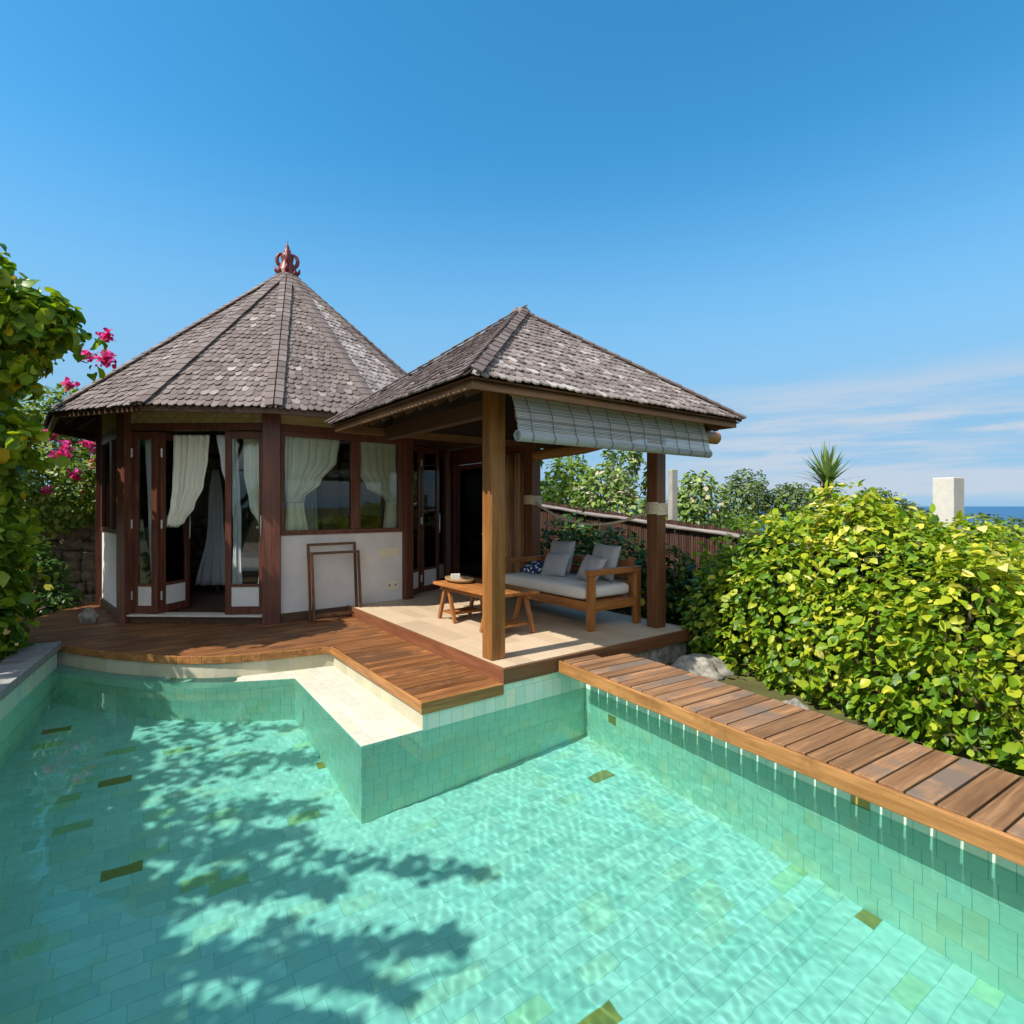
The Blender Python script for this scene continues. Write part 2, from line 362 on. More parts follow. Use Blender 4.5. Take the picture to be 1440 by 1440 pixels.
def foliage(name, blobs, N, size, mat, parent, shape='oval', depth=.16, up=.7, bump=.1, mean=.45, spread=.28, clump=.18, tip=0, droop=.5, zmin=None, keep=None, inner=.8, extra=None):
    p, d = blob_points(blobs, N, depth, bump, inner)
    if extra is not None: p = np.concatenate([p, extra]); d = np.concatenate([d, unit(rng.normal(size=extra.shape))])
    if zmin is not None: k = p[:, 2] > zmin; p, d = p[k], d[k]
    if keep is not None: k = keep(p); p, d = p[k], d[k]
    N = len(p)
    nr = unit(d * .7 + np.array([0, 0, up]) + rng.normal(0, .45, (N, 3)))
    gr = d * .8 + rng.normal(0, .6, (N, 3)) + np.array([0, 0, -droop])
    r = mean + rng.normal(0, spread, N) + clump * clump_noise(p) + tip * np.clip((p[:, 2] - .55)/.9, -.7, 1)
    s = size * (.5 + .95 * rng.random(N))
    return leaves(name, p, nr, gr, s, mat, parent, shape, r)
def branches(base, targets, r0, bend=.15, top=None, twigs=0):
    m = MB(); base = Vector(base)
    for i, t in enumerate(targets):
        t = Vector(t); k = 7; pts = []
        for j in range(k):
            f = j / (k - 1); q = base.lerp(t, f); q.z = base.z + (t.z - base.z) * (f ** .8)
            q += Vector((random.uniform(-1, 1), random.uniform(-1, 1), 0)) * bend * math.sin(f * PI)
            pts.append(q)
        m.tube(pts, [r0 * (1 - .85 * j / (k - 1)) * (1 if i == 0 else .7) for j in range(k)], 7)
        for _ in range(twigs):
            a = pts[random.randint(2, k - 1)]; d = Vector((random.gauss(0, 1), random.gauss(0, 1), random.gauss(.2, .6))).normalized()
            m.tube([a, a + d * .3, a + d * .6 + Vector((0, 0, -.05))], [r0*.18, r0*.12, r0*.05], 5)
    return m
def pip(pts, poly):                            # points inside polygon
    x, y = pts[:, 0], pts[:, 1]; c = np.zeros(len(pts), bool); n_ = len(poly)
    for i in range(n_):
        x1, y1 = poly[i][:2]; x2, y2 = poly[(i + 1) % n_][:2]
        h = ((y1 > y) != (y2 > y)) & (x < (x2 - x1) * (y - y1) / ((y2 - y1) or 1e-9) + x1); c ^= h
    return c
def seg_dist(pts, poly):
    d = np.full(len(pts), 1e9)
    for i in range(len(poly)):
        a = np.array(poly[i][:2]); b = np.array(poly[(i + 1) % len(poly)][:2]); ab = b - a
        t = np.clip(((pts - a) @ ab) / (ab @ ab), 0, 1); d = np.minimum(d, np.linalg.norm(pts - a - t[:, None]*ab, axis=1))
    return d

def sprigs(blobs, n_, k, ln, zlo=-9, keep=None):
    p, d = blob_points(blobs, n_, .03, .1); out = []
    for q, dd in zip(p, d):
        if q[2] < zlo or (keep is not None and not keep(q[None])[0]): continue
        t = unit(dd + rng.normal(0, .45, 3) + np.array([0, 0, .35])); f = rng.random((k, 1))
        out.append(q + t*f*ln*rng.uniform(.5, 1.2) - np.array([0, 0, 1.0])*(f**2)*ln*.25 + rng.normal(0, .025, (k, 3)))
    return np.concatenate(out)

# ------------------------------------------------------------------ camera, sky, sun
cam = bpy.data.cameras.new('camera'); cam.sensor_width = 36; cam.lens = 36 * FPX / 1440; cam.clip_start = .05; cam.clip_end = 2e5
cam.shift_y = -(720 - CY) / 1440
co_ = bpy.data.objects.new('camera', cam); COL.objects.link(co_); co_.location = (0, 0, CAMZ); co_.rotation_euler = (PI/2, 0, 0); S.camera = co_
ELEV = math.radians(52)
flat = (V * math.cos(math.radians(2)) - U * math.sin(math.radians(2))).normalized()
SUND = (flat * math.cos(ELEV) - UP * math.sin(ELEV)).normalized()      # the way the light travels
sl = bpy.data.lights.new('sun', 'SUN'); sl.energy = 3.5; sl.angle = math.radians(.5); sl.color = (1, .95, .87)
so = bpy.data.objects.new('sun', sl); COL.objects.link(so); so.rotation_euler = SUND.to_track_quat('-Z', 'Y').to_euler(); so.location = (-10, -6, 14)
sl.cycles.is_caustics_light = True
w = bpy.data.worlds.new('World'); S.world = w; w.use_nodes = True; t = w.node_tree; bg = t.nodes['Background']
sky = t.nodes.new('ShaderNodeTexSky'); sky.sky_type = 'NISHITA'; sky.sun_disc = False; sky.sun_elevation = ELEV
sky.sun_rotation = math.atan2(-SUND.x, -SUND.y); sky.air_density = 1.0; sky.dust_density = .3; sky.ozone_density = 2.5; sky.altitude = 20
def wn(ty, **kw):
    x = t.nodes.new(ty)
    for k, v in kw.items(): setattr(x, k, v)
    return x
def wmath(op, a, b=0.0, c=0.0):
    x = wn('ShaderNodeMath', operation=op)
    for s_, q in zip(x.inputs, (a, b, c)):
        if hasattr(q, 'links'): t.links.new(q, s_)
        else: s_.default_value = q
    return x.outputs[0]
tc = wn('ShaderNodeTexCoord').outputs['Generated']; sp = wn('ShaderNodeSeparateXYZ'); t.links.new(tc, sp.inputs[0])
el = sp.outputs[2]
def wnoise(scale, sc, det=6, rough=.55, off=(0, 0, 0)):
    mp = wn('ShaderNodeMapping'); t.links.new(tc, mp.inputs[0]); mp.inputs['Scale'].default_value = sc; mp.inputs['Location'].default_value = off
    x = wn('ShaderNodeTexNoise'); t.links.new(mp.outputs[0], x.inputs['Vector']); x.inputs['Scale'].default_value = scale
    x.inputs['Detail'].default_value = det; x.inputs['Roughness'].default_value = rough; return x.outputs['Fac']
def wramp(f, a, b, c0=0, c1=1):
    x = wn('ShaderNodeMapRange', interpolation_type='SMOOTHSTEP'); t.links.new(f, x.inputs[0])
    for i, q in enumerate((a, b, c0, c1)): x.inputs[i + 1].default_value = q
    return x.outputs[0]
streak = wramp(wnoise(2.2, (1, 1, 11), 7, .6, (3.1, 1.2, 0)), .35, .62)
puff = wramp(wnoise(6, (1, 1, 5), 6, .55, (0, 2, 0)), .57, .70)
low = wmath('MULTIPLY', wramp(el, .235, .13), wramp(el, .0, .03))
right = wramp(sp.outputs[0], .05, .55)
puffs = wmath('MULTIPLY', puff, wmath('MULTIPLY', wramp(el, .15, .11), wramp(el, .05, .08)))
fac = wmath('MINIMUM', wmath('ADD', wmath('MULTIPLY', wmath('MULTIPLY', streak, low), wmath('ADD', wmath('MULTIPLY', right, .95), .15)), wmath('MULTIPLY', wmath('MULTIPLY', puffs, right), .7)), .85)
hs = wn('ShaderNodeHueSaturation'); t.links.new(sky.outputs[0], hs.inputs['Color']); hs.inputs['Saturation'].default_value = 1.34; hs.inputs['Hue'].default_value = .484; hs.inputs['Value'].default_value = .83
hz = wn('ShaderNodeMix', data_type='RGBA'); t.links.new(wmath('MULTIPLY', wramp(el, .55, .10), .95), hz.inputs[0]); t.links.new(hs.outputs[0], hz.inputs[6]); hz.inputs[7].default_value = (.95, 1.85, 2.8, 1)
mxw = wn('ShaderNodeMix', data_type='RGBA'); t.links.new(fac, mxw.inputs[0]); t.links.new(hz.outputs[2], mxw.inputs[6]); mxw.inputs[7].default_value = (2.1, 2.4, 2.8, 1)
behind = wmath('MULTIPLY', wramp(sp.outputs[1], -.05, -.35), wmath('MULTIPLY', wramp(el, .02, .12), wramp(wnoise(1.9, (1, 1, 1.6), 6, .55, (5.3, .4, 2.2)), .40, .56)))  # bright unseen cloud bank added behind the camera to fill the shade
mxb = wn('ShaderNodeMix', data_type='RGBA'); t.links.new(behind, mxb.inputs[0]); t.links.new(mxw.outputs[2], mxb.inputs[6]); mxb.inputs[7].default_value = (5.5, 5.5, 5.6, 1)
t.links.new(mxb.outputs[2], bg.inputs[0]); bg.inputs[1].default_value = .135
S.view_settings.view_transform = 'Standard'; S.view_settings.look = 'None'; S.view_settings.gamma = 1; S.view_settings.exposure = 1.04
S.cycles.use_denoising = True; S.cycles.max_bounces = 12; S.cycles.diffuse_bounces = 6; S.cycles.transparent_max_bounces = 24
S.cycles.caustics_refractive = True; S.cycles.caustics_reflective = False; S.cycles.sample_clamp_indirect = 6

# ------------------------------------------------------------------ pool outline
FLOORZ, WATERZ, LEDGEZ, DECKZ = -1.60, -.372, -.392, -.13
R0 = L(1.038, 0); RD = Vector((.536, -.844, 0)).normalized(); NEAR = .9
R1 = R0 + RD * ((R0.y - NEAR) / -RD.y)
Sx = -1.348; STEP = L(Sx, 0); JB = L(-.82, 0)
JC = L(-.80, 2.28)
TT = P(415, 957, LEDGEZ)
arc_out = [P(*q, DECKZ) for q in ((470, 907.5), (340, 920), (250, 922), (150, 915), (80, 905))]
arc_in = [P(*q, LEDGEZ) for q in ((415, 957), (340, 961), (280, 962), (220, 960), (165, 957))] + [Vector((-5.208, 6.2426, LEDGEZ))]
LT = Vector((-5.3, 6.42, 0)); LD = Vector((.84, -1.62, 0)).normalized()
L1 = LT + LD * ((LT.y - NEAR) / -LD.y)
def at(p, z): return Vector((p.x, p.y, z))
def smooth_arc(pts, k=5):
    out = []; n_ = len(pts)
    for i in range(n_ - 1):
        p0, p1, p2, p3 = pts[max(0, i-1)], pts[i], pts[i+1], pts[min(n_-1, i+2)]
        for j in range(k):
            f = j / k
            out.append(.5*((2*p1) + (p2-p0)*f + (2*p0-5*p1+4*p2-p3)*f*f + (3*p1-p0-3*p2+p3)*f**3))
    return out + [pts[-1]]
arc_out = smooth_arc([Vector(p) for p in arc_out]); arc_in = smooth_arc([Vector(p) for p in arc_in])
OUTER = [R0, JB, JC] + arc_out[1:] + [L1, R1]       # water outline
INNER = [R0, STEP] + arc_in + [L1, R1]              # deep basin outline
CAUST = []
def uvrot(p, ang=WALK_ROT): return (p.x*math.cos(ang) + p.y*math.sin(ang), -p.x*math.sin(ang) + p.y*math.cos(ang))
m = MB(); pts = [at(p, FLOORZ) for p in INNER][::-1]
m.poly(pts, uv=[uvrot(p) for p in pts])
CAUST.append(tag(m.build('pool_floor', M['pooltile']), kind='structure'))
def lz(p): return WATERZ + .010 - .024*min(1, max(0, (-1.9 - p.x)/2.6))
def wall_strip(m, pts, z0, z1, flip=False, closed=False, top=None):
    d = 0
    for i in range(len(pts) - (0 if closed else 1)):
        a, b = pts[i], pts[(i + 1) % len(pts)]; e = d + (b - a).length if True else 0
        q = [at(a, z0), at(b, z0), at(b, top(b) if top else z1), at(a, top(a) if top else z1)]; uv = [(d, z0), (e, z0), (e, z1), (d, z1)]
        if flip: q = q[::-1]; uv = uv[::-1]
        m.poly(q, uv=uv); d = e
m = MB()
wall_strip(m, [STEP] + arc_in, FLOORZ, LEDGEZ, top=lambda p: lz(p))                        # ledge face
wall_strip(m, [R0, at(O, 0)], FLOORZ, -.132); wall_strip(m, [at(O, 0), JB], FLOORZ, DECKZ - .09); wall_strip(m, [JB, STEP], FLOORZ, LEDGEZ, top=lambda p: lz(p))
wall_strip(m, [R1, R0], FLOORZ, -.13); wall_strip(m, [L1, R1], FLOORZ, -.06); wall_strip(m, [arc_in[-1], LT, L1], FLOORZ, -.15)
CAUST.append(tag(m.build('pool_wall', M['poolwall']), kind='structure'))
m = MB(); A = [JB, JC] + arc_out[1:]; B = [STEP] + arc_in
def resample(pts, k):
    d = [0]
    for i in range(len(pts)-1): d.append(d[-1] + (pts[i+1]-pts[i]).length)
    out = []
    for j in range(k + 1):
        s_ = d[-1]*j/k; i = max(i_ for i_ in range(len(pts)) if d[i_] <= s_ + 1e-9); i = min(i, len(pts)-2)
        out.append(pts[i].lerp(pts[i+1], (s_-d[i])/max(1e-9, d[i+1]-d[i])))
    return out
def lz(p): return WATERZ + .010 - .024*min(1, max(0, (-1.9 - p.x)/2.6))
def strip(m, A, B, z):
    for i in range(len(A) - 1):
        q = [at(p, lz(p)) for p in (A[i], A[i+1], B[i+1], B[i])]
        m.poly(q, uv=[(p.dot(U), p.dot(V)) for p in q])
strip(m, [JB, JC], [STEP, TT], LEDGEZ)
strip(m, resample([at(p, 0) for p in [JC] + arc_out[1:]], 24), resample([at(p, 0) for p in arc_in], 24), LEDGEZ)
CAUST.append(tag(m.build('pool_ledge', M['ledge']), kind='structure'))
m = MB(); wall_strip(m, [JB, JC] + [at(p, 0) for p in arc_out[1:]], LEDGEZ - .06, DECKZ - .09)
CAUST.append(tag(m.build('pool_curb', M['curb']), kind='structure'))
for o in CAUST: o.cycles.is_caustics_receiver = True
# water surface
h = .0125; xs = np.arange(-5.7, 4.3, h); ys = np.arange(NEAR - .1, 6.75, h)
gx, gy = np.meshgrid(xs, ys, indexing='ij'); gz = np.zeros_like(gx)
rw = np.random.default_rng(5)
for k in range(44):
    wl = .05 + .26 * rw.random() ** 2.6; an = rw.normal(.9, .9); kx, ky = math.cos(an)*2*PI/wl, math.sin(an)*2*PI/wl
    gz += .000070 * (wl / .2) ** 1.35 * np.sin(kx*gx + ky*gy + rw.random()*6.28)
big = .55 + .45*np.sin(gx*.9 + 1)*np.sin(gy*.8) ; gz = gz * np.clip(.35 + .5*(gx + 3.2)/3.5 + .25*big, .3, 1.0) * (1 - .6*np.clip((gx - .8)/1.2, 0, 1)*np.clip((4.4 - gy)/1.2, 0, 1))
nx, ny = gx.shape; idx = np.arange(nx*ny).reshape(nx, ny)
cxy = np.stack([(gx[:-1, :-1] + h/2).ravel(), (gy[:-1, :-1] + h/2).ravel()], 1)
ok = pip(cxy, OUTER) | (seg_dist(cxy, OUTER) < .05)
q = np.stack([idx[:-1, :-1].ravel(), idx[1:, :-1].ravel(), idx[1:, 1:].ravel(), idx[:-1, 1:].ravel()], 1)[ok]
used, inv = np.unique(q, return_inverse=True); q = inv.reshape(-1, 4)
me = bpy.data.meshes.new('water'); me.from_pydata(np.stack([gx.ravel(), gy.ravel(), gz.ravel() + WATERZ], 1)[used].tolist(), [], q.tolist())
me.polygons.foreach_set('use_smooth', [True]*len(me.polygons)); me.materials.append(M['water'])
wo = bpy.data.objects.new('water', me); COL.objects.link(wo); wo['kind'] = 'structure'; wo.cycles.is_caustics_caster = True

# ------------------------------------------------------------------ decks
def clip(poly, nrm, d):                        # keep p.n >= d
    out = []
    for i in range(len(poly)):
        a, b = poly[i], poly[(i+1) % len(poly)]; da, db = a.dot(nrm)-d, b.dot(nrm)-d
        if da >= 0: out.append(a)
        if da*db < 0: out.append(a.lerp(b, da/(da-db)))
    return out
def boards(m, poly, along, wd, gap, thick, seed=1, o=None):
    rr = random.Random(seed); per = UP.cross(along).normalized(); ds = [p.dot(per) for p in poly]; d = min(ds) if o is None else o
    while d < max(ds):
        q = clip(clip(poly, per, d + gap/2), -per, -(d + wd - gap/2))
        if len(q) > 2:
            dz = rr.uniform(-.0015, .0015); m.prism([p + UP*dz for p in q], thick, rr.random())
        d += wd
m = MB()
jet = [L(-.82, .0, DECKZ), L(-.012, .0, DECKZ), L(-.012, 2.28, DECKZ), at(JC, DECKZ)]
main = [at(JC, DECKZ), L(-.012, 2.28, DECKZ), L(-.012, 4.0, DECKZ), Vector((-3.3, 9.4, DECKZ)), Vector((-7.2, 9.4, DECKZ)), Vector((-6.9, 7.6, DECKZ)), Vector((-5.75, 6.55, DECKZ))] + [at(p, DECKZ) for p in arc_out[::-1][:-1]]
boards(m, jet, V, .098, .007, .03, 3); boards(m, main, V, .098, .006, .03, 4)
deck = tag(m.build('deck', M['deck'], bevel=.003), kind='structure')
m = MB(); fpts = [L(-.006, -.02), L(-.845, -.02), ]
def board_along(m, pts, z0, z1, th, out=1, r=.5):   # vertical board following a plan line, thickness to its right
    n_ = len(pts)
    for i in range(n_ - 1):
        a, b = at(pts[i], 0), at(pts[i+1], 0); d = (b-a).normalized(); nr = Vector((d.y, -d.x, 0))*out
        fr = Fr(a, d, UP.cross(d)); 
        q = [at(a, z1), at(b, z1), at(b + nr*th, z1), at(a + nr*th, z1)]
        if out > 0: q = q[::-1]
        m.prism(q, z1 - z0, r)
m.box(PAV, -.845, -.005, -.025, -.002, DECKZ - .10, DECKZ + .002)
tag(m.build('deck_end_board', M['fascia_v'], bevel=.004), kind='structure')
m = MB(); m.box(PAV, -.843, -.822, 0, 2.26, DECKZ - .085, DECKZ + .002)
board_along(m, [JC - U*.02] + arc_out[1:], DECKZ - .085, DECKZ - .002, .022, -1)
tag(m.build('deck_edge_board', M['fascia'], bevel=.004), kind='structure')
# pavement behind the camera and near pool edge
m = MB(); m.prism([Vector((-12, NEAR, -.06)), Vector((-12, -9, -.06)), Vector((9, -9, -.06)), Vector((9, NEAR, -.06))], .2, uvf=lambda p: (p.x, p.y))
tag(m.build('paving', M['floortile']), kind='structure')
# left coping
m = MB(); nl = Vector((LD.y, -LD.x, 0)); nl = nl if nl.x < 0 else -nl
k = 9
for i in range(k):
    a = LT + LD*(i*.72 + (.006 if i else -.05)); b = LT + LD*(i*.72 + .714)
    m.prism([at(p, -.085 + random.uniform(-.002, .002)) for p in (a - nl*.03, a + nl*.30, b + nl*.30, b - nl*.03)], .09, random.random())
tag(m.build('pool_coping', M['coping'], bevel=.008), kind='structure')

# walkway of cross boards
W0 = Vector((.49, 5.43, -.015)); WD = RD.copy(); WN = Vector((.844, .536, 0)).normalized(); WL = (W0.y - NEAR + .3)/-WD.y
WF = Fr(W0, WN, WD)
m = MB(); d = .015; i = 0; rr = random.Random(8)
while d < WL:
    wd = rr.uniform(.128, .142); x0 = rr.uniform(0, .004); x1 = .745 + rr.uniform(-.006, .006)
    if i == 0: x1 = .40
    a = [(x0, d), (x1, d), (x1, d + wd - .013), (x0, d + wd - .013)]; dz = rr.uniform(-.002, .003)
    m.prism([W0 + WN*x + WD*y + UP*dz for x, y in a][::-1], .032, rr.random()); d += wd; i += 1
tag(m.build('walkway', M['walk'], bevel=.004), kind='structure')
m = MB(); m.box(WF, -.035, -.002, -.02, WL, -.008, .006) if False else None
fr2 = Fr(W0, WN, WD)
m.prism([W0 + WN*x + WD*y + UP*(-.004) for x, y in ((-.034, -.01), (-.034, WL), (-.003, WL), (-.003, -.01))], .115)
tag(m.build('walkway_edge_board', M['walkfascia'], bevel=.008), kind='structure')
m = MB()
for x in (.40, .70): m.prism([W0 + WN*a + WD*b + UP*(-.05) for a, b in ((x, .05), (x, WL), (x+.04, WL), (x+.04, .05))], .08)
wallback = [R0 + WN*.002, R1 + WN*.002, R1 + WN*.06, R0 + WN*.06]
tag(m.build('walkway_bearer', M['brownwood']), kind='structure')
m = MB(); m.prism([at(p, -.135) for p in wallback], 1.46)
tag(m.build('pool_outer_wall', M['concrete']), kind='structure')

# ------------------------------------------------------------------ terrain and sea
def axis(fine0, fine1, h, lim0, lim1):
    a = list(np.arange(fine0, fine1 + h/2, h)); s_ = h
    while a[-1] < lim1: s_ *= 1.3; a.append(a[-1] + s_)
    s_ = h
    while a[0] > lim0: s_ *= 1.3; a.insert(0, a[0] - s_)
    return np.array(a)
X_, Y_ = np.meshgrid(axis(-8, 6, .14, -900, 900), axis(-1.5, 9, .14, -400, 420), indexing='ij')
pt = np.stack([X_.ravel(), Y_.ravel()], 1); hole = [R0, L(.8, .3), L(-.6, 2.3)] + [p + U*.3 for p in arc_out[1:-1]] + [LT, L1 + LD*.4, R1 + RD*.4]
ins = pip(pt, hole); dist = seg_dist(pt, hole)
zz = -.34 + .06*np.sin(pt[:, 0]*.9)*np.sin(pt[:, 1]*.7) - .75*np.clip((pt[:, 1] - 8)/25, 0, 1) + .1*np.sin(pt[:, 0]*.13 + 2)*np.clip(pt[:, 1]/20, 0, 1)
zz = np.where(ins | (dist < .21), -1.85, zz)
far = np.clip((pt[:, 1] - 64 - 6*np.sin(pt[:, 0]*.05))/50, 0, 1); zz = zz - 26*far
bld = pip(pt, [L(-.2, .3), L(3.0, .3), L(3.0, 7), Vector((-4, 15, 0)), Vector((-7.6, 11, 0)), Vector((-7.3, 7.2, 0)), Vector((-5, 6.4, 0)), L(-.7, 2.4)])
zz = np.where(bld & (zz > -.5), -.5, zz)
nx, ny = X_.shape; idx = np.arange(nx*ny).reshape(nx, ny)
q = np.stack([idx[:-1, :-1].ravel(), idx[1:, :-1].ravel(), idx[1:, 1:].ravel(), idx[:-1, 1:].ravel()], 1)
me = bpy.data.meshes.new('ground'); me.from_pydata(np.column_stack([pt, zz]).tolist(), [], q.tolist()); me.materials.append(M['ground'])
me.polygons.foreach_set('use_smooth', [True]*len(me.polygons))
g_ = bpy.data.objects.new('ground', me); COL.objects.link(g_); g_['kind'] = 'structure'
m = MB(); m.poly([(-90000, 60, -20), (90000, 60, -20), (90000, 120000, -20), (-90000, 120000, -20)])
tag(m.build('sea', M['sea']), kind='structure')

# ------------------------------------------------------------------ shingled roofs
def facet(m, e0, e1, ap, expo=.15, wd=.105, base=.5, seed=0, start=-.055, stop=.0):
    rr = random.Random(seed); e0, e1, ap = Vector(e0), Vector(e1), Vector(ap)
    ex = (e1 - e0).normalized(); mid = e0 + ex*((ap - e0).dot(ex)); es = (ap - mid); H = es.length; es.normalize(); nr = ex.cross(es).normalized()
    fr = Fr(mid, ex, es); xl0, xr0 = (e0 - mid).dot(ex), (e1 - mid).dot(ex)
    m.poly([e0, e1, ap], .1)
    s_ = start; row = 0
    while s_ < H - stop - .02:
        f = max(0, min(1, s_/H)); f1 = max(0, min(1, (s_ + expo*1.7)/H)); xl, xr = xl0*(1-f), xr0*(1-f)
        x = xl - rr.random()*wd*.6 - (wd*.5 if row % 2 else 0)
        while x < xr:
            w_ = wd*rr.uniform(.8, 1.2); a, b = max(x, xl), min(x + w_ - .004, xr); x += w_
            if b - a < .012: continue
            top = s_ + expo*1.75; jit = rr.uniform(-.010, .010); lift = .020 + rr.uniform(-.004, .010)
            # upper corners follow the hip
            xa, xb = xl0*(1-f1), xr0*(1-f1); a2, b2 = max(a, xa), min(b, xb)
            if b2 <= a2: a2 = b2 = min(max((a+b)/2, xa), xb) if xa < xb else 0
            top = min(top, H)
            c_ = (b-a)*.30; lo = s_ + jit; ch = expo*.36
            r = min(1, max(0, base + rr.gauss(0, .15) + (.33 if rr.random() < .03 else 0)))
            P6 = [(a, lo+ch, lift), (a+c_, lo, lift+.002), (b-c_, lo, lift+.002), (b, lo+ch, lift), (b2, top, .005), (a2, top, .005)]
            hi = [m.vert(fr.p(p, q, k+.009), r) for p, q, k in P6]; lw = [m.vert(fr.p(p, q, k-.006), r) for p, q, k in P6[:4]]
            m.face(hi)
            for i in range(3): m.face((lw[i], lw[i+1], hi[i+1], hi[i]))
            m.face((lw[0], hi[0], hi[5])); m.face((lw[3], hi[4], hi[3]))
        s_ += expo; row += 1
def hip_cap(m, e, ap, na, nb, seed=0, wd=.10, base=.42, step=.17):
    rr = random.Random(seed); e, ap = Vector(e), Vector(ap); d = (ap - e); n_ = int(d.length/step); d.normalize()
    for side, nn in ((-1, na), (1, nb)):
        nn = Vector(nn).normalized(); sd = d.cross(nn).normalized()*side*-1
        if sd.dot(nb - na if side > 0 else na - nb) < 0: sd = -sd
        for k in range(n_ + 1):
            o = e + d*(k*step - .04); wk = wd*rr.uniform(.95, 1.05); r = min(1, max(0, base + rr.gauss(0, .12)))
            l_ = .060 if side > 0 else .052
            p = [o + nn*(l_ + .012), o + sd*wk + nn*(l_ + .012), o + sd*wk + d*step*1.35 + nn*l_, o + d*step*1.35 + nn*l_]
            hi = [m.vert(x, r) for x in p]; lw = [m.vert(x - nn*.016, r) for x in p]
            m.face(hi)
            for i in range(4): j = (i+1) % 4; m.face((lw[i], lw[j], hi[j], hi[i]))
def fnorm(e0, e1, ap): return (Vector(e1) - Vector(e0)).cross(Vector(ap) - Vector(e0)).normalized()

# ------------------------------------------------------------------ round villa
C0 = Vector((-4.3, 10.55, 0)); RW = 3.05
def VV(k, r=RW, z=0):
    if k % 9 == 7: r -= .16
    a = math.radians(-71.6 + 40*k); return C0 + Vector((math.cos(a)*r, math.sin(a)*r, z))
villa = thing('round_villa', (C0.x, C0.y, -.13), 'round many-sided villa with a conical shingle roof topped by a red finial', 'villa')
def facet_fr(k): a, b = VV(k), VV(k+1); d = (b-a).normalized(); return Fr(a, d, Vector((-d.y, d.x, 0))), (b-a).length    # y axis inward
def fx(fr, px):                                  # where a sight line at px meets a facet
    r = (px - CX)/FPX; return (r*fr.o.y - fr.o.x)/(fr.ex.x - r*fr.ex.y)
HEAD0, HEAD1 = 2.56, 2.66
for k in range(9):
    m = MB(); p = VV(k, RW + .01); d = (p - C0).normalized(); f_ = Fr(p, UP.cross(d), -d)
    hw = .115 if k == 0 else .085
    m.box(f_, -hw, hw, -.05, .13, -.13, 3.12); m.build('post', M['redwood'], villa, bevel=.006)
for k in range(9):
    fr, ln = facet_fr(k); a, b = .08, ln - .08
    m = MB(); m.box(fr, a, b, -.012, .09, HEAD0, HEAD1); m.build('head_beam', M['redwood'], villa, bevel=.004)
    m = MB(); m.box(fr, a, b, .0, .06, HEAD1 + .002, 3.2); m.build('frieze', M['frieze'], villa)
    m = MB()
    m.box(fr, a, b, -.035, .05, -.13, -.01); m.build('plinth', M['brownwood'], villa, bevel=.004)
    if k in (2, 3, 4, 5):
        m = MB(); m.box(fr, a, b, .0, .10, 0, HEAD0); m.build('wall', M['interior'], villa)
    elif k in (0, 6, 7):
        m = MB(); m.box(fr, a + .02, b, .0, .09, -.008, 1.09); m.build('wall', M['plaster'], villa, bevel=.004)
# windows
def window(fr, x0, x1, z0, z1, bars, y=.0):
    m = MB(); s_ = .065
    m.box(fr, x0, x1, y - .02, y + .07, z0, z0 + s_); m.box(fr, x0, x1, y - .02, y + .07, z1 - s_, z1)
    xs_ = [x0] + bars + [x1]
    for i, x in enumerate(xs_):
        hw = s_*1.15 if 0 < i < len(xs_) - 1 else s_
        a = x if i == 0 else (x - s_ if i == len(xs_) - 1 else x - hw); b = x + s_ if i == 0 else (x if i == len(xs_) - 1 else x + hw)
        m.box(fr, a, b, y - .016, y + .066, z0 + s_, z1 - s_)
    w_ = m.build('window', M['redwood'], villa, bevel=.004)
    for i in range(len(xs_) - 1):
        q = MB(); q.box(fr, xs_[i] + s_, xs_[i+1] - s_, y + .022, y + .028, z0 + s_, z1 - s_); q.build('pane', M['glass'], w_)
F0, L0 = facet_fr(0); FD, LDr = facet_fr(-1); FL, LL = facet_fr(-2); FB, LB = facet_fr(1)
window(F0, .10, L0 - .09, 1.092, HEAD0, [fx(F0, 500)])
window(FL, .10, LL - .09, 1.092, HEAD0, [LL*.5]); f6, l6 = facet_fr(6); window(f6, .1, l6 - .09, 1.092, HEAD0, [l6*.5])
# door leaves
def leaf(fr, x0, x1, y, ang, hinge_left=True, handle=None, hinges=True):
    o = fr.p(x0 if hinge_left else x1, y, 0); ex = fr.ex*(1 if hinge_left else -1)
    R = Matrix.Rotation(ang, 3, 'Z'); ex = R @ ex; f = Fr(o, ex, UP.cross(ex)); wd = abs(x1 - x0); t_ = .022; s_ = .085
    m = MB(); m.box(f, 0, s_, -t_, t_, 0, 2.54); m.box(f, wd - s_, wd, -t_, t_, 0, 2.54)
    m.box(f, s_, wd - s_, -t_, t_, 0, .11); m.box(f, s_, wd - s_, -t_, t_, .38, .42); m.box(f, s_, wd - s_, -t_, t_, 2.44, 2.54)
    d = m.build('door', M['redwood'], villa, bevel=.004)
    m = MB(); m.box(f, s_, wd - s_, -.004, .004, .42, 2.44); m.build('pane', M['glass'], d)
    m = MB(); m.box(f, s_, wd - s_, -.012, .012, .11, .38); m.build('panel', M['plaster'], d)
    if hinges:
        for z in (.25, 1.25, 2.25):
            m = MB(); m.box(f, -.018, .018, -t_ - .006, -t_ + .002, z - .06, z + .06); m.tube([f.p(0, -t_ - .008, z - .062), f.p(0, -t_ - .008, z + .062)], .008, 8); m.build('hinge', M['steel'], d)
    if handle is not None:
        x = wd - s_*.5 if handle > 0 else s_*.5
        for side in (-1, 1):
            q = MB(); yy = side*(t_ + .035)
            q.tube([f.p(x, side*t_, 1.02), f.p(x, yy, 1.03), f.p(x, yy, 1.37), f.p(x, side*t_, 1.38)], .011, 8); q.build('handle', M['steel'], d, smooth=True)
    return d, f, wd
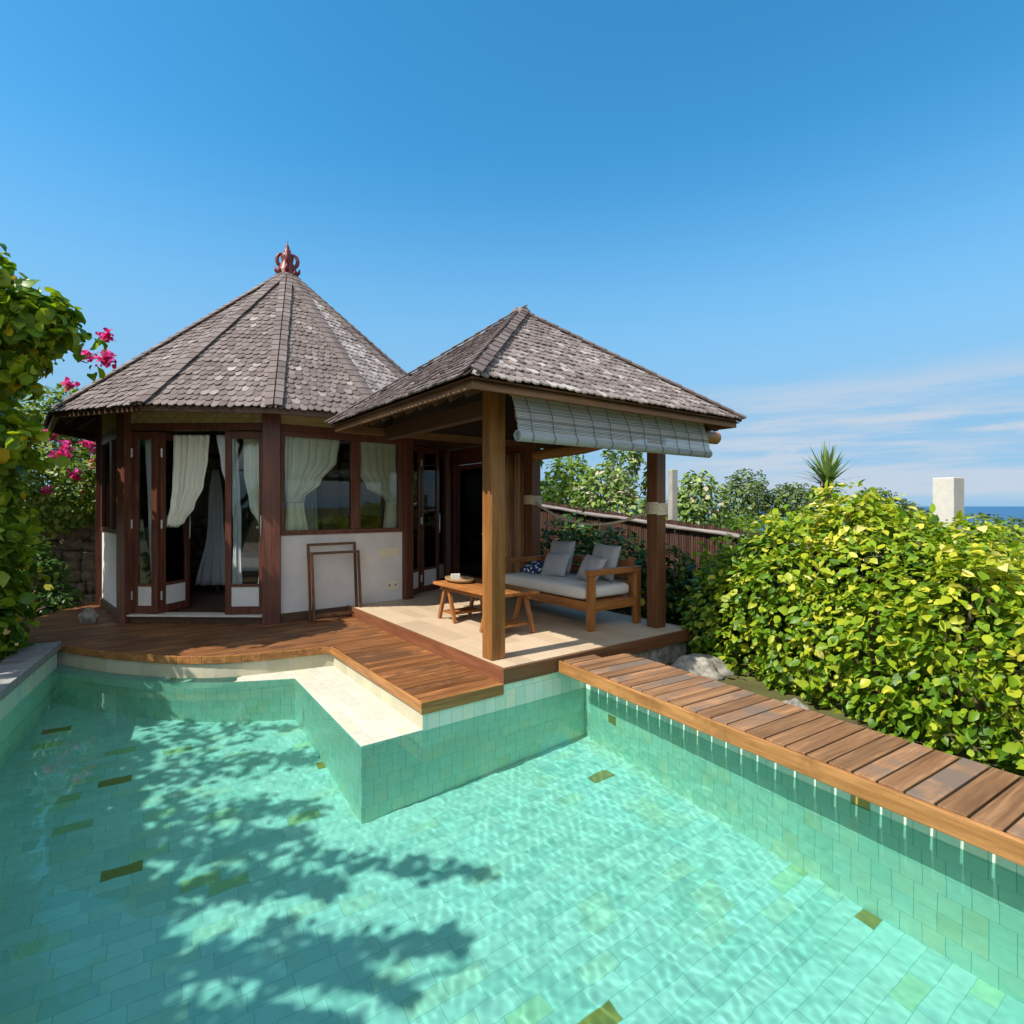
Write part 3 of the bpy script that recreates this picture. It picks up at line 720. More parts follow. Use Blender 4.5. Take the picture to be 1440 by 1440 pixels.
xa, xb = fx(FD, 222), fx(FD, 318)
leaf(FD, .10, xa, .03, math.radians(-4), True, None)
leaf(FD, xa + .01, xa + .55, .03, math.radians(82), True, 1, True)
dr, fdr, wdr = leaf(FD, xb, LDr - .10, .03, math.radians(5), False, -1, False)
m = MB(); m.box(FD, .09, LDr - .1, -.09, .14, -.03, -.004); m.build('threshold', M['concrete'], villa, bevel=.008)
leaf(FB, .08, .62, .03, 0, True, None, False)
leaf(FB, .64, 1.18, .02, math.radians(-16), True, 1, True); leaf(FB, 1.22, LB - .1, .03, 0, True, None, False)
# lock with its yellow tag
pl = thing('padlock', fdr.p(wdr*.0 + .05, -.05, .95), 'small padlock with a yellow tag on the open door edge', 'padlock')
m = MB(); m.box(fdr, .018, .062, -.062, -.034, .86, .945); m.build('body', M['yellow'], pl, bevel=.004)
m = MB(); m.tube([fdr.p(.025, -.048, .94), fdr.p(.025, -.048, .99), fdr.p(.04, -.048, 1.01), fdr.p(.055, -.048, .99), fdr.p(.055, -.048, .94)], .006, 8); m.build('shackle', M['steel'], pl, smooth=True)
# plates on the wall
def plate(px, py0, py1, px1, cells, mat_in):
    x0, x1 = fx(F0, px), fx(F0, px1); Yc = F0.p((x0+x1)/2, 0, 0).y; z1, z0 = CAMZ - (py0-CY)/FPX*Yc, CAMZ - (py1-CY)/FPX*Yc
    m = MB(); m.box(F0, x0, x1, -.012, .0, z0, z1); p_ = m.build('switch_plate' if mat_in == 'ivory' else 'socket_plate', M['ivory'], villa, bevel=.003)
    for i in range(cells):
        a = x0 + (x1-x0)*(i+.14)/cells; b = x0 + (x1-x0)*(i+.86)/cells; c_ = (a+b)/2; zc = (z0+z1)/2
        m = MB()
        if mat_in == 'ivory': m.box(F0, a, b, -.017, -.011, z0 + .02, z1 - .02); m.build('switch', M['ivory'], p_, bevel=.002)
        else: m.tube([F0.p(c_, -.0125, zc), F0.p(c_, -.0135, zc)], .021, 14); m.build('socket', M['socket'], p_)
plate(534, 770, 782, 560, 3, 'ivory'); plate(543, 817, 828, 560, 2, 'socket')
# floor, roof
m = MB(); m.prism([VV(k, RW - .02, -.012) for k in range(9)], .1, uvf=lambda p: (p.x, p.y)); m.build('floor', M['brownwood'], villa)
ANG = [-122, -96.2, -70.4, -48.5, -24, 0, 25, 50, 75, 100, 125, 150, 175, 206]; RE, ZE, ZA = 3.62, 2.79, 5.98
AP = C0 + UP*ZA; EV = [C0 + Vector((RE*math.cos(math.radians(a)), RE*math.sin(math.radians(a)), ZE)) for a in ANG]
roofm = MB(); ne = len(EV)
facet_light = {0: .40, 1: .40, 2: .46, 3: .82, 13: .36, 12: .36}  # right facet paler, left ones darker: sheen and shade put into shingle tone
for k in range(ne): facet(roofm, EV[k], EV[(k+1) % ne], AP, .128, .096, facet_light.get(k, .55), 40 + k)
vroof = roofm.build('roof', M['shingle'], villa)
for k in range(ne):
    na = fnorm(EV[k-1], EV[k], AP); nb = fnorm(EV[k], EV[(k+1) % ne], AP); m = MB(); hip_cap(m, EV[k], AP - (AP - EV[k]).normalized()*.14, na, nb, 80 + k); m.build('hip_cap', M['shingle'], vroof)
m = MB()
for k in range(ne):
    a, b = EV[k], EV[(k+1) % ne]
    for q0, q1, z0, z1 in ((1.0, .985, -.085, -.012),):
        A_, B_ = a, b; ci = lambda p, s: Vector((C0.x + (p.x - C0.x)*s, C0.y + (p.y - C0.y)*s, p.z))
        i = [m.vert(ci(p, s) + UP*z) for p in (A_, B_) for s in (1.0, .985) for z in (-.085, -.012)]
        for f in ((0, 4, 5, 1), (2, 3, 7, 6), (0, 2, 6, 4), (1, 5, 7, 3)): m.face([i[x] for x in f])
m.build('fascia', M['brownwood'], vroof)
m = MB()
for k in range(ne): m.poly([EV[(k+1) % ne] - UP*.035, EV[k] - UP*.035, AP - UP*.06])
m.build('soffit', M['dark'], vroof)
for k in range(27):
    a = math.radians(-160 + k*360/27); d = Vector((math.cos(a), math.sin(a), 0)); e = C0 + d*(RE - .24) + UP*(ZE + .09); t_ = C0 + d*1.2 + UP*(ZE + (RE - 1.2)*.88 - .18)
    f = Fr(e, (t_ - e), UP.cross(t_ - e)); m = MB(); m.box(f, 0, (t_-e).length, -.03, .03, -.1, -.005); m.build('rafter', M['brownwood'], vroof)
# finial
m = MB(); fo = AP - UP*.16
m.lathe(fo, [(.25, 0), (.20, .06), (.175, .10), (.185, .15), (.16, .20), (.14, .27), (.10, .34), (.11, .40), (.12, .44), (.10, .50), (.06, .53), (.065, .57), (.035, .60), (.04, .63), (.012, .70), (.003, .76)], 16)
for k in range(4):
    a = k*PI/2 + .35; d = Vector((math.cos(a), math.sin(a), 0))
    m.tube([fo + d*(.095 + .09*math.sin(q)) + UP*(.38 - .12*math.cos(q)) for q in [i*PI/9 - .3 for i in range(12)]], [.03, .033, .035, .036, .036, .036, .034, .033, .03, .028, .022, .012], 8)
    m.tube([fo + d*.15 + UP*.13, fo + d*.21 + UP*.18, fo + d*.225 + UP*.25], [.045, .03, .006], 7)
    a2 = a + PI/4; d = Vector((math.cos(a2), math.sin(a2), 0)); m.tube([fo + d*.16 + UP*.06, fo + d*.205 + UP*.12, fo + d*.21 + UP*.20], [.05, .035, .008], 7)
m.build('finial', M['finial'], villa, smooth=True)

# curtains and bed inside
def curtain(fr, rows, y, n_, depth, label, mat=None, tie=None):
    rows = sorted(rows, key=lambda r: -r[0]); c0 = fr.p((rows[0][1]+rows[0][2])/2, y, rows[0][0])
    def at_z(z):
        for i in range(len(rows)-1):
            a, b = rows[i], rows[i+1]
            if a[0] >= z >= b[0]:
                f = (a[0]-z)/max(1e-6, a[0]-b[0]); f = f*f*(3-2*f); return a[1]+(b[1]-a[1])*f, a[2]+(b[2]-a[2])*f
        return rows[-1][1:3]
    m = MB(); zt, zb = rows[0][0], rows[-1][0]
    def fn(i, j):
        z = zt + (zb-zt)*j; a, b = at_z(z); sag = 0
        ph = 2*PI*n_*i + .8*math.sin(i*9 + j*2)
        return fr.p(a + (b-a)*i, y + depth*math.sin(ph)*(.6 + .4*math.sin(i*17)), z)
    m.grid(fn, n_*8, 40)
    o = thing('curtain', c0, label, 'curtain', 'curtains inside the villa'); m.build('cloth', mat or M['curtain'], o, smooth=True, solid=.004)
    if tie:
        z = tie; a, b = at_z(z); q = MB(); q.tube([fr.p(a - .01, y - depth - .012, z + .0), fr.p((a+b)/2, y - depth - .02, z), fr.p(b + .01, y - depth - .012, z + .01)], .02, 8); q.build('tie_band', M['curtain'], o, smooth=True)
    return o
x = lambda px: fx(F0, px)
curtain(F0, [(2.52, x(404), x(482)), (2.2, x(404), x(478)), (1.85, x(405), x(455)), (1.62, x(406), x(432)), (1.55, x(407), x(431)), (1.1, x(405), x(437))], .12, 7, .03, 'cream curtain tied to the left behind the left front window', None, 1.58)
curtain(F0, [(2.52, x(500), x(572)), (2.1, x(504), x(572)), (1.8, x(520), x(572)), (1.62, x(545), x(570)), (1.55, x(547), x(569)), (1.1, x(544), x(571))], .12, 7, .03, 'cream curtain tied to the right behind the right front window', None, 1.58)
x = lambda px: fx(FD, px)
curtain(FD, [(2.52, x(231), x(283)), (2.2, x(230), x(281)), (1.8, x(228), x(275)), (1.5, x(226), x(262)), (1.28, x(222), x(248)), (1.2, x(222), x(238))], .20, 6, .045, 'cream curtain swept to the left of the open doorway')
curtain(FD, [(2.52, x(292), x(322)), (2.1, x(298), x(324)), (1.7, x(308), x(326)), (1.3, x(316), x(328)), (.9, x(316), x(328)), (.1, x(310), x(330))], .22, 4, .03, 'narrow white curtain hanging at the right of the open doorway', M['linen'])
curtain(FD, [(2.52, x(330), x(372)), (2.0, x(330), x(372)), (1.5, x(338), x(372)), (1.22, x(352), x(371)), (.8, x(354), x(370)), (.1, x(348), x(371))], .24, 5, .03, 'cream curtain behind the glass of the right door leaf', None, 1.2)
curtain(FD, [(2.5, x(190), x(206)), (1.3, x(194), x(207)), (.45, x(198), x(209))], .20, 3, .02, 'thin blue-lit curtain behind the glass of the left door leaf', M['linen'])
bd = thing('bed', (-4.55, 10.9, -.012), 'bed with white sheets and a draped net inside the dark villa', 'bed')
fbd = Fr((-4.55, 10.9, 0), (1, .1, 0)); m = MB()
m.box(fbd, -.9, 1.0, -1.0, 1.0, .12, .32); m.build('frame', M['brownwood'], bd, bevel=.01)
for sx in (-.86, .9):
    for sy in (-.95, .9):
        m = MB(); m.box(fbd, sx, sx + .07, sy, sy + .07, -.012, 2.2); m.build('post', M['brownwood'], bd)
m = MB(); m.box(fbd, -.86, .96, -.96, .96, .322, .58); m.build('mattress', M['linen'], bd, bevel=.05)
for sx, ph in ((-.82, 0), (.80, 1)):
    m = MB()
    def fn(i, j, sx=sx):
        z = 2.15 - 2.05*j; wq = .05 + .27*j**1.3 + .03*math.sin(j*8)
        return fbd.p(sx + (i - .5)*2*wq, -1.03 + .035*math.sin(i*2*PI*4), z)
    m.grid(fn, 40, 20); m.build('net', M['linen'], bd, smooth=True, solid=.004)
hb = thing('headboard_cabinet', (-3.2, 11.9, -.012), 'low wooden cabinet standing in the villa behind the window', 'cabinet')
fh = Fr((-3.2, 11.9, 0), V, U); m = MB(); m.box(fh, -.5, .5, -.2, .2, -.01, 1.25); m.build('case', M['teak_z'], hb, bevel=.01)
m = MB(); m.box(fh, -.54, .54, -.24, .24, 1.252, 1.29); m.build('top', M['teak_v'], hb, bevel=.006)

# leaning rack of two nested frames
rk = thing('towel_rack', F0.p(.82, -.3, -.13), 'folding wooden rack of two nested frames leaning on the white wall', 'rack')
def rframe(x0, x1, y0, hgt, lean, dx, nm='frame'):
    o = F0.p(x0, y0, -.128); ex = (F0.ex*math.cos(dx) + F0.ey*math.sin(dx)).normalized(); inw = Vector((-ex.y, ex.x, 0)); ez = (UP*math.cos(lean) + inw*math.sin(lean)); f = Fr(o, ex, ez.cross(ex))
    wd = x1 - x0; m = MB(); s_ = .038
    m.box(f, 0, s_, -.014, .014, 0, hgt); m.box(f, wd - s_, wd, -.014, .014, 0, hgt)
    m.box(f, s_, wd - s_, -.012, .012, hgt - s_, hgt); m.box(f, s_, wd - s_, -.012, .012, .05, .05 + s_)
    m.build(nm, M['brownwood2'], rk, bevel=.003)
M['brownwood2'] = wood('walnut_frame', (.075, .032, .014), (.15, .07, .03), 'z', 1, .4)
rframe(fx(F0, 428), fx(F0, 498)-.02, -.20, 1.10, math.radians(5), 0); rframe(fx(F0, 431), fx(F0, 503)-.05, -.27, .98, math.radians(7), -.03)

# ------------------------------------------------------------------ pavilion
pav = thing('pavilion', L(1.4, 1.6, -.13), 'open-sided wooden pavilion with a tiled floor and hipped shingle roof', 'pavilion')
m = MB(); m.prism([L(.028, .028, 0), L(2.84, .028, 0), L(2.84, 7.4, 0), L(-.05, 7.4, 0), L(.028, 3.9, 0)], .12, uvf=lambda p: ((p - O).dot(U), (p - O).dot(V)))
m.build('floor', M['floortile'], pav)
m = MB(); m.box(PAV, -.008, .026, .0, 4.1, -.16, .003); m.build('edge_board', M['edgeboard'], pav, bevel=.004)
m = MB(); m.box(PAV, -.008, 2.87, -.02, -.0005, -.14, .003); m.build('edge_board', M['edgeboard_v'], pav, bevel=.004)
m = MB(); m.box(PAV, 2.842, 2.87, .0, 7.4, -.15, .002); m.build('edge_board', M['edgeboard'], pav, bevel=.004)
m = MB(); m.box(PAV, .07, 2.80, .04, 7.3, -.55, -.122) if False else m.box(PAV, 1.2, 2.80, .04, 7.3, -.6, -.122); m.build('base', M['whitestone'], pav)
for (x0, y0, w_) in ((.06, .27, .165), (2.50, .24, .165), (2.50, 2.70, .175)):
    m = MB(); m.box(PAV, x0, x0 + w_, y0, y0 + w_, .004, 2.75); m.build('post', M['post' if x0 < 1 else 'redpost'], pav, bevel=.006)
m = MB()
for x0, y0, w_ in ((.06, .27, .165), (2.50, .24, .165)): pass
PE = 2.56; X0, X1, Y0, Y1 = -.60, 3.26, -.40, 2.95; apx = L(1.3, 1.42, 3.95)
E4 = [L(X0, Y0, PE), L(X1, Y0, PE), L(X1, Y1, PE), L(X0, Y1, PE)]
roofm = MB()
for k, b in ((0, .66), (1, .55), (2, .55), (3, .38)): facet(roofm, E4[k], E4[(k+1) % 4], apx, .115, .088, b, 200 + k)  # front slope paler, left slope darker: light on the roof painted into its tone
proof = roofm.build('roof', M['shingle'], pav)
for k in range(4):
    na = fnorm(E4[k-1], E4[k], apx); nb = fnorm(E4[k], E4[(k+1) % 4], apx); m = MB(); hip_cap(m, E4[k], apx - (apx - E4[k]).normalized()*.05, na, nb, 300 + k, .085, .36); m.build('hip_cap', M['shingle'], proof)
m = MB(); m.lathe(apx - UP*.03, [(.13, 0), (.12, .05), (.06, .09), (.01, .10)], 8, .6); m.build('roof_cap', M['shingle'], proof)
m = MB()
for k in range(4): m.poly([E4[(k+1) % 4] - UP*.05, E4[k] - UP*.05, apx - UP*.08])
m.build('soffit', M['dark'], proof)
for (a, b, c_, d_, mt) in ((X0 + .03, X1 - .03, Y0 + .03, Y0 + .06, 'eavewood'), (X0 + .03, X1 - .03, Y1 - .06, Y1 - .03, 'eavewood'), (X0 + .03, X0 + .06, Y0 + .062, Y1 - .062, 'eavewood_u'), (X1 - .06, X1 - .03, Y0 + .062, Y1 - .062, 'eavewood_u')):
    m = MB(); m.box(PAV, a, b, c_, d_, PE - .105, PE - .005); m.build('fascia', M[mt], proof, bevel=.004)
for i in range(9):
    yy = Y0 + .25 + i*.3
    for (e, sgn) in ((X0 + .08, 1), (X1 - .08, -1)):
        a = L(e, yy, PE - .02); f_ = abs(yy - 1.42)/1.8; b = L(1.3 + (e - 1.3)*f_*.95, yy, PE - .06 + (1 - f_)*1.33); fr = Fr(a, b - a, UP.cross(b - a)); m = MB(); m.box(fr, 0, (b-a).length, -.03, .03, -.12, -.03); m.build('rafter', M['brownwood'], proof)
m = MB(); m.tube([L(.25, .07, 2.39), L(3.47, .07, 2.39)], [.085, .082], 16); m.build('log_beam', M['log'], pav, smooth=False)
m = MB(); m.tube([L(2.62, .1, 2.52), L(3.15, .1, 2.52)], .07, 14)
m = MB(); m.tube([L(2.585, -.05, 2.50), L(2.585, 1.6, 2.33), L(2.585, 2.79, 2.31)], [.07, .075, .085], 14); m.build('log_beam', M['log_u'], pav)
m = MB(); m.box(PAV, .08, .20, .44, 2.84, 2.40, 2.56); m.build('beam', M['brownwood'], pav)
m = MB(); m.box(PAV, .05, 2.9, 2.97, 7.2, 2.62, 2.68); m.build('passage_ceiling', M['brownwood'], pav)
# rear wall: door and bamboo panel
BW = Fr(L(2.60, 2.88, 0), U, -V)
m = MB(); m.box(BW, -.01, .08, -.05, .07, .004, 2.6); m.box(BW, 1.02, 1.12, -.05, .07, .004, 2.6); m.box(BW, 2.3, 2.4, -.05, .07, .004, 2.6); m.box(BW, .08, 1.02, -.04, .06, 2.4, 2.6); m.box(BW, 1.12, 2.3, -.04, .06, 2.3, 2.6)
m.box(BW, .08, 1.02, -.04, .06, .004, .12); m.build('wall_frame', M['redwood'], pav, bevel=.004)
m = MB(); rr = random.Random(4); q = .105
while q < 1.0:
    r_ = rr.uniform(.018, .026); zs = [.13] + [.13 + 2.26*(i + rr.uniform(-.2, .2))/6 for i in range(1, 6)] + [2.39]; pts_, rad_ = [], []
    for i, z in enumerate(zs):
        if 0 < i < 6: pts_ += [BW.p(q, .03, z - .02), BW.p(q, .03, z), BW.p(q, .03, z + .02)]; rad_ += [r_, r_*1.12, r_]
        else: pts_.append(BW.p(q, .03, z)); rad_.append(r_)
    m.tube(pts_, rad_, 8, r=rr.random()); q += r_*2.25
m.build('bamboo_panel', M['bamboo'], pav, smooth=True)
m = MB(); m.box(BW, .08, 1.02, -.03, -.02, .12, 2.4); m.box(BW, 2.4, 4.6, -.03, .03, 0, 2.6); m.build('wall', M['brownwood'], pav)
m = MB(); s_ = .09
m.box(BW, 1.13, 1.13 + s_, -.02, .03, .01, 2.29); m.box(BW, 2.29 - s_, 2.29, -.02, .03, .01, 2.29); m.box(BW, 1.22, 2.2, -.02, .03, .01, .2); m.box(BW, 1.22, 2.2, -.02, .03, 2.2, 2.29)
dd = m.build('door', M['redwood'], pav, bevel=.004); m = MB(); m.box(BW, 1.22, 2.2, .0, .008, .2, 2.2); m.build('pane', M['glass'], dd)
m = MB(); m.tube([BW.p(1.18, .03, 1.0), BW.p(1.18, .075, 1.0), BW.p(1.30, .075, 1.0)], .01, 8); m.build('handle', M['steel'], dd)

# blind
bl = thing('bamboo_blind', L(1.42, -.13, 2.49), 'half-rolled pale bamboo blind hung under the front eave of the pavilion', 'blind')
m = MB(); z = 2.49; k = 0; rr = random.Random(6); BX0, BX1 = -.01, 2.86
while z > 2.155:
    y_ = -.16 - .10*math.sin((2.49 - z)/.335*1.2); m.tube([L(BX0 + rr.uniform(-.004, .004), y_, z), L((BX0+BX1)/2, y_ - .004, z - .003), L(BX1 + rr.uniform(-.004, .004), y_, z)], .0062, 5, r=rr.random()); z -= .0148
m.build('slats', M['blind'], bl)
m = MB(); sp_ = [(.058 - .0009*i, i*.42) for i in range(42)]; rc = (-.235, 2.125)
n1 = len(sp_); ida = [m.vert(L(BX0, rc[0] + r*math.cos(a), rc[1] + r*math.sin(a))) for r, a in sp_]; idb = [m.vert(L(BX1, rc[0] + r*math.cos(a), rc[1] + r*math.sin(a)), (i % 7)/7) for i, (r, a) in enumerate(sp_)]
for i in range(n1 - 1): m.face((ida[i], ida[i+1], idb[i+1], idb[i]))
m.build('roll', M['blind'], bl, solid=.006)
m = MB()
for i in range(11):
    xq = BX0 + .14 + i*(BX1 - BX0 - .28)/10; dxx = random.uniform(-.03, .03)
    m.tube([L(xq, -.172, 2.49), L(xq + dxx*.5, -.245, 2.33), L(xq + dxx, -.272, 2.165), L(xq + dxx, -.300, 2.12), L(xq + dxx, -.27, 2.075)], .0035, 5)
m.build('cord', M['string'], bl)
m = MB(); m.box(PAV, BX0 - .02, BX1 + .02, -.175, -.145, 2.492, 2.515); m.build('head_rail', M['log'], bl)

# rope between the rear and front right post
rp = thing('rope', L(2.58, 2.66, 1.52), 'thick sagging rope tied between the two right posts of the pavilion', 'rope')
m = MB(); a, b = L(2.56, 2.69, 1.56), L(2.56, .41, 1.44)
m.tube([a.lerp(b, f) - UP*.25*4*f*(1-f) for f in [i/16 for i in range(17)]], .019, 8); m.build('strand', M['rope'], rp, smooth=True)
for x0, y0, w_, z0, z1 in ((2.50, .24, .165, 1.40, 1.53), (2.50, 2.70, .175, 1.53, 1.66)):
    m = MB(); z = z0
    while z < z1:
        e = .012; q = [L(x0 - e, y0 - e, z), L(x0 + w_ + e, y0 - e, z + .004), L(x0 + w_ + e, y0 + w_ + e, z + .008), L(x0 - e, y0 + w_ + e, z + .012), L(x0 - e, y0 - e, z + .016)]
        m.tube(q, .0115, 7); z += .021
    m.build('lashing', M['rope'], rp, smooth=True)

# ------------------------------------------------------------------ furniture
sf = thing('daybed', L(2.14, 1.55, 0), 'wide teak sofa with a pale seat cushion in the pavilion', 'sofa')
a, b, c_, d_ = 1.70, 2.60, .58, 2.54
for (x0, y0, h_) in ((a, c_, .66), (b - .09, c_, .66), (a, d_ - .08, .66), (b - .09, d_ - .08, .66)):
    m = MB(); m.box(PAV, x0, x0 + .09, y0, y0 + .08, .002, h_); m.build('leg', M['teak_z'], sf, bevel=.006)
for y0 in (c_, d_ - .08):
    m = MB(); m.box(PAV, a - .012, b + .004, y0 - .004, y0 + .084, .662, .735); m.build('armrest', M['teak_v'], sf, bevel=.008)
    m = MB(); m.box(PAV, a + .092, b - .092, y0 + .012, y0 + .07, .23, .34); m.build('side_rail', M['teak_v'], sf, bevel=.005)
m = MB(); m.box(PAV, a + .012, a + .06, c_ + .082, d_ - .082, .23, .345); m.build('front_rail', M['teak_u'], sf, bevel=.005)
m = MB()
for z0 in (.42, .56, .70): m.box(PAV, b - .06, b - .025, c_ + .082, d_ - .082, z0, z0 + .10)
m.box(PAV, b - .075, b - .015, c_ + .09, c_ + .16, .34, .84); m.box(PAV, b - .075, b - .015, d_ - .16, d_ - .09, .34, .84)
m.build('backrest', M['teak_u'], sf, bevel=.004)
m = MB(); m.box(PAV, a + .06, b - .06, c_ + .09, d_ - .09, .30, .344); m.build('slats', M['teak_u'], sf)
def rounded(m, fr, x0, x1, y0, y1, z0, z1, rad=.05):
    nu, nv = 28, 40
    def fn(i, j):
        th, ph = (i - .5)*PI, (j*2*PI); e = .22
        s = lambda v, p: math.copysign(abs(v)**p, v)
        return fr.p((x0+x1)/2 + (x1-x0)/2*s(math.cos(th), e)*s(math.cos(ph), e*.6), (y0+y1)/2 + (y1-y0)/2*s(math.cos(th), e)*s(math.sin(ph), e*.6), (z0+z1)/2 + (z1-z0)/2*s(math.sin(th), .55))
    m.grid(fn, nu, nv)
m = MB(); rounded(m, PAV, a + .005, b - .075, c_ + .086, d_ - .086, .346, .53); m.build('seat_cushion', M['cushion'], sf, smooth=True)
def pillow(x, y, z, w_, h_, th, lean, yaw, roll, mat, label, grp='scatter cushions on the daybed'):
    c0 = L(x, y, z); o = thing('pillow', c0, label, 'cushion', grp)
    nrm = (-V*math.cos(yaw) + U*math.sin(yaw)); nrm = (nrm*math.cos(lean) + UP*math.sin(lean)).normalized(); ex = UP.cross(nrm).normalized(); R = Matrix.Rotation(roll, 3, nrm); ex = R @ ex; f = Fr(c0, ex, nrm.cross(ex))
    m = MB()
    for sgn in (1, -1):
        def fn(i, j, sgn=sgn):
            p, q = i*2 - 1, j*2 - 1; k = (1 - p**4)*(1 - q**4); pinch = 1 - .07*(1 - p*p)*abs(q)**3; pinx = 1 - .07*(1 - q*q)*abs(p)**3
            wr = .006*math.sin(p*7 + q*3)*k
            return f.p(p*w_/2*pinx, q*h_/2*pinch, sgn*(th/2*k**.6 + wr) + .0)
        m.grid(fn, 16, 16)
    m.build('cover', mat, o, smooth=True); return o
pillow(2.36, 1.86, .77, .50, .48, .15, .28, 0, .03, M['canvas'], 'back grey square cushion further from the armrest')
pillow(2.36, 1.00, .77, .50, .48, .15, .28, .05, -.05, M['canvas'], 'back grey square cushion nearest the armrest end')
pillow(2.14, 1.72, .685, .46, .36, .13, .50, -.1, .06, M['canvas'], 'small grey cushion leaning in front, beside the blue patterned one')
pillow(2.14, 1.02, .69, .46, .36, .13, .50, .15, -.08, M['canvas'], 'small grey cushion leaning in front, nearest the armrest')
pillow(2.12, 2.16, .605, .44, .30, .13, 1.15, .2, .1, M['print'], 'navy and white patterned cushion lying on the seat')

tb = thing('coffee_table', L(.9, 1.66, 0), 'low teak trestle table standing before the sofa', 'table')
m = MB(); rr = random.Random(2)
for i in range(5): m.box(PAV, .57 + i*.13, .57 + i*.13 + .128, .95, 2.40, .462, .50, rr.random())
m.build('table_top', M['teak_u'], tb, bevel=.004)
m = MB(); m.box(PAV, .64, .68, 1.02, 2.33, .40, .46); m.box(PAV, 1.11, 1.15, 1.02, 2.33, .40, .46); m.build('apron', M['teak_u'], tb)
for yc in (1.16, 2.18):
    for xc in (.66, 1.13):
        for s_ in (-1, 1):
            a_, b_ = L(xc, yc + s_*.035, .46), L(xc, yc + s_*.20, .002); f = Fr(b_, (a_ - b_), V); m = MB(); m.box(f, 0, (a_-b_).length, -.02, .02, -.024, .024); m.build('leg', M['teak_z'], tb, bevel=.003)
    m = MB(); m.box(PAV, .68, 1.11, yc - .13, yc + .13, .09, .118); m.build('shelf', M['teak_v'], tb, bevel=.003)
ty = thing('tray', L(.82, 2.14, .502), 'oval woven tray resting on the table', 'tray')
m = MB()
def fn(i, j):
    a_ = 2*PI*i; r = [.0, .16, .20, .21, .20, .19, .15, 0][min(7, int(j*7 + .5))]; z = [.004, .004, .02, .055, .056, .025, .014, .012][min(7, int(j*7 + .5))]
    return L(.82 + r*.75*math.cos(a_), 2.14 + r*1.25*math.sin(a_), .502 + z)
m.grid(fn, 32, 7); m.build('rim', M['tray'], ty, smooth=True)
bx = thing('card_box', L(.80, 2.2, .518), 'small white box standing in the woven tray', 'box')
fbx = Fr(L(.80, 2.2, .518), (1, .2, 0)); m = MB(); m.box(fbx, -.06, .06, -.02, .02, .0, .085); m.build('body', M['cushion'], bx, bevel=.004)

# ------------------------------------------------------------------ garden: fence, pillars, stones
FA, FBp = Vector((-.6, 13.4, 0)), Vector((6.4, 5.6, 0)); FF = Fr(FA, FBp - FA); FLn = (FBp - FA).length
def ftop(s_):
    p = FF.p(s_, 0, 0); f = (p.x - .67)/(3.55 - .67); return 1.60 + (1.13 - 1.60)*f
fe = thing('bamboo_fence', FF.p(FLn/2, 0, -.5), 'dark bamboo cane fence with a pale rail behind the pavilion', 'fence')
m = MB(); s_ = 0; rr = random.Random(3)
while s_ < FLn:
    r_ = rr.uniform(.018, .026); m.tube([FF.p(s_, 0, -1.2), FF.p(s_, rr.uniform(-.01, .01), ftop(s_) + rr.uniform(-.03, .03))], r_, 7, r=rr.random()); s_ += r_*2.02
m.build('cane_panel', M['fencecane'], fe)
m = MB(); m.tube([FF.p(i*.5, -.06, ftop(i*.5) - .10 + .012*math.sin(i*1.7)) for i in range(int(FLn/.5))], [.04 + .005*math.sin(i*2.1) for i in range(int(FLn/.5))], 10); m.build('rail', M['railwood'], fe, smooth=True)
def pillar(name, c_, ang, w_, d_, z0, z1, label, cat, mat):
    o = thing(name, (c_[0], c_[1], z0), label, cat); fr = Fr((c_[0], c_[1], 0), (math.cos(ang), math.sin(ang), 0)); m = MB()
    m.box(fr, -w_/2, w_/2, -d_/2, d_/2, z0, z1); m.build('shaft', mat, o, bevel=.015); return o
pillar('pillar', (9.50, 12.0), math.radians(28), .46, .40, -1.0, 2.12, 'square white concrete pillar rising behind the hedge before the sea', 'pillar', M['concrete'])
pillar('garden_post', (2.96, 10.15), math.radians(20), .13, .13, -.6, 2.18, 'slim pale concrete post beyond the front right pavilion post', 'post', M['coping2'])
def rock(loc, sc, seed, label, mat, name='rock', cat='rock'):
    rr = random.Random(seed); o = thing(name, loc, label, cat); m = MB(); ph = [Vector((rr.gauss(0, 2), rr.gauss(0, 2), rr.gauss(0, 2))) for _ in range(7)]
    def fn(i, j):
        th, p_ = (j - .5)*PI, i*2*PI; d = Vector((math.cos(th)*math.cos(p_), math.cos(th)*math.sin(p_), math.sin(th))); k = 1 + sum(math.sin(d.dot(q)*1.8 + q.x) for q in ph)*.07
        return Vector(loc) + Vector((d.x*sc[0], d.y*sc[1], d.z*sc[2]))*k
    m.grid(fn, 26, 14); m.build('stone', mat, o, smooth=True); return o
rock((2.05, 6.10, -.34), (.32, .22, .19), 1, 'pale rough rock beside the walkway at the pavilion corner', M['whitestone'])
rock((2.40, 4.75, -.30), (.15, .12, .12), 2, 'small pale rock under the hedge by the walkway', M['whitestone'])
rock((-5.92, 7.72, -.06), (.12, .10, .13), 3, 'small pale stone on the dark deck by the left door', M['whitestone'], 'stone', 'stone')
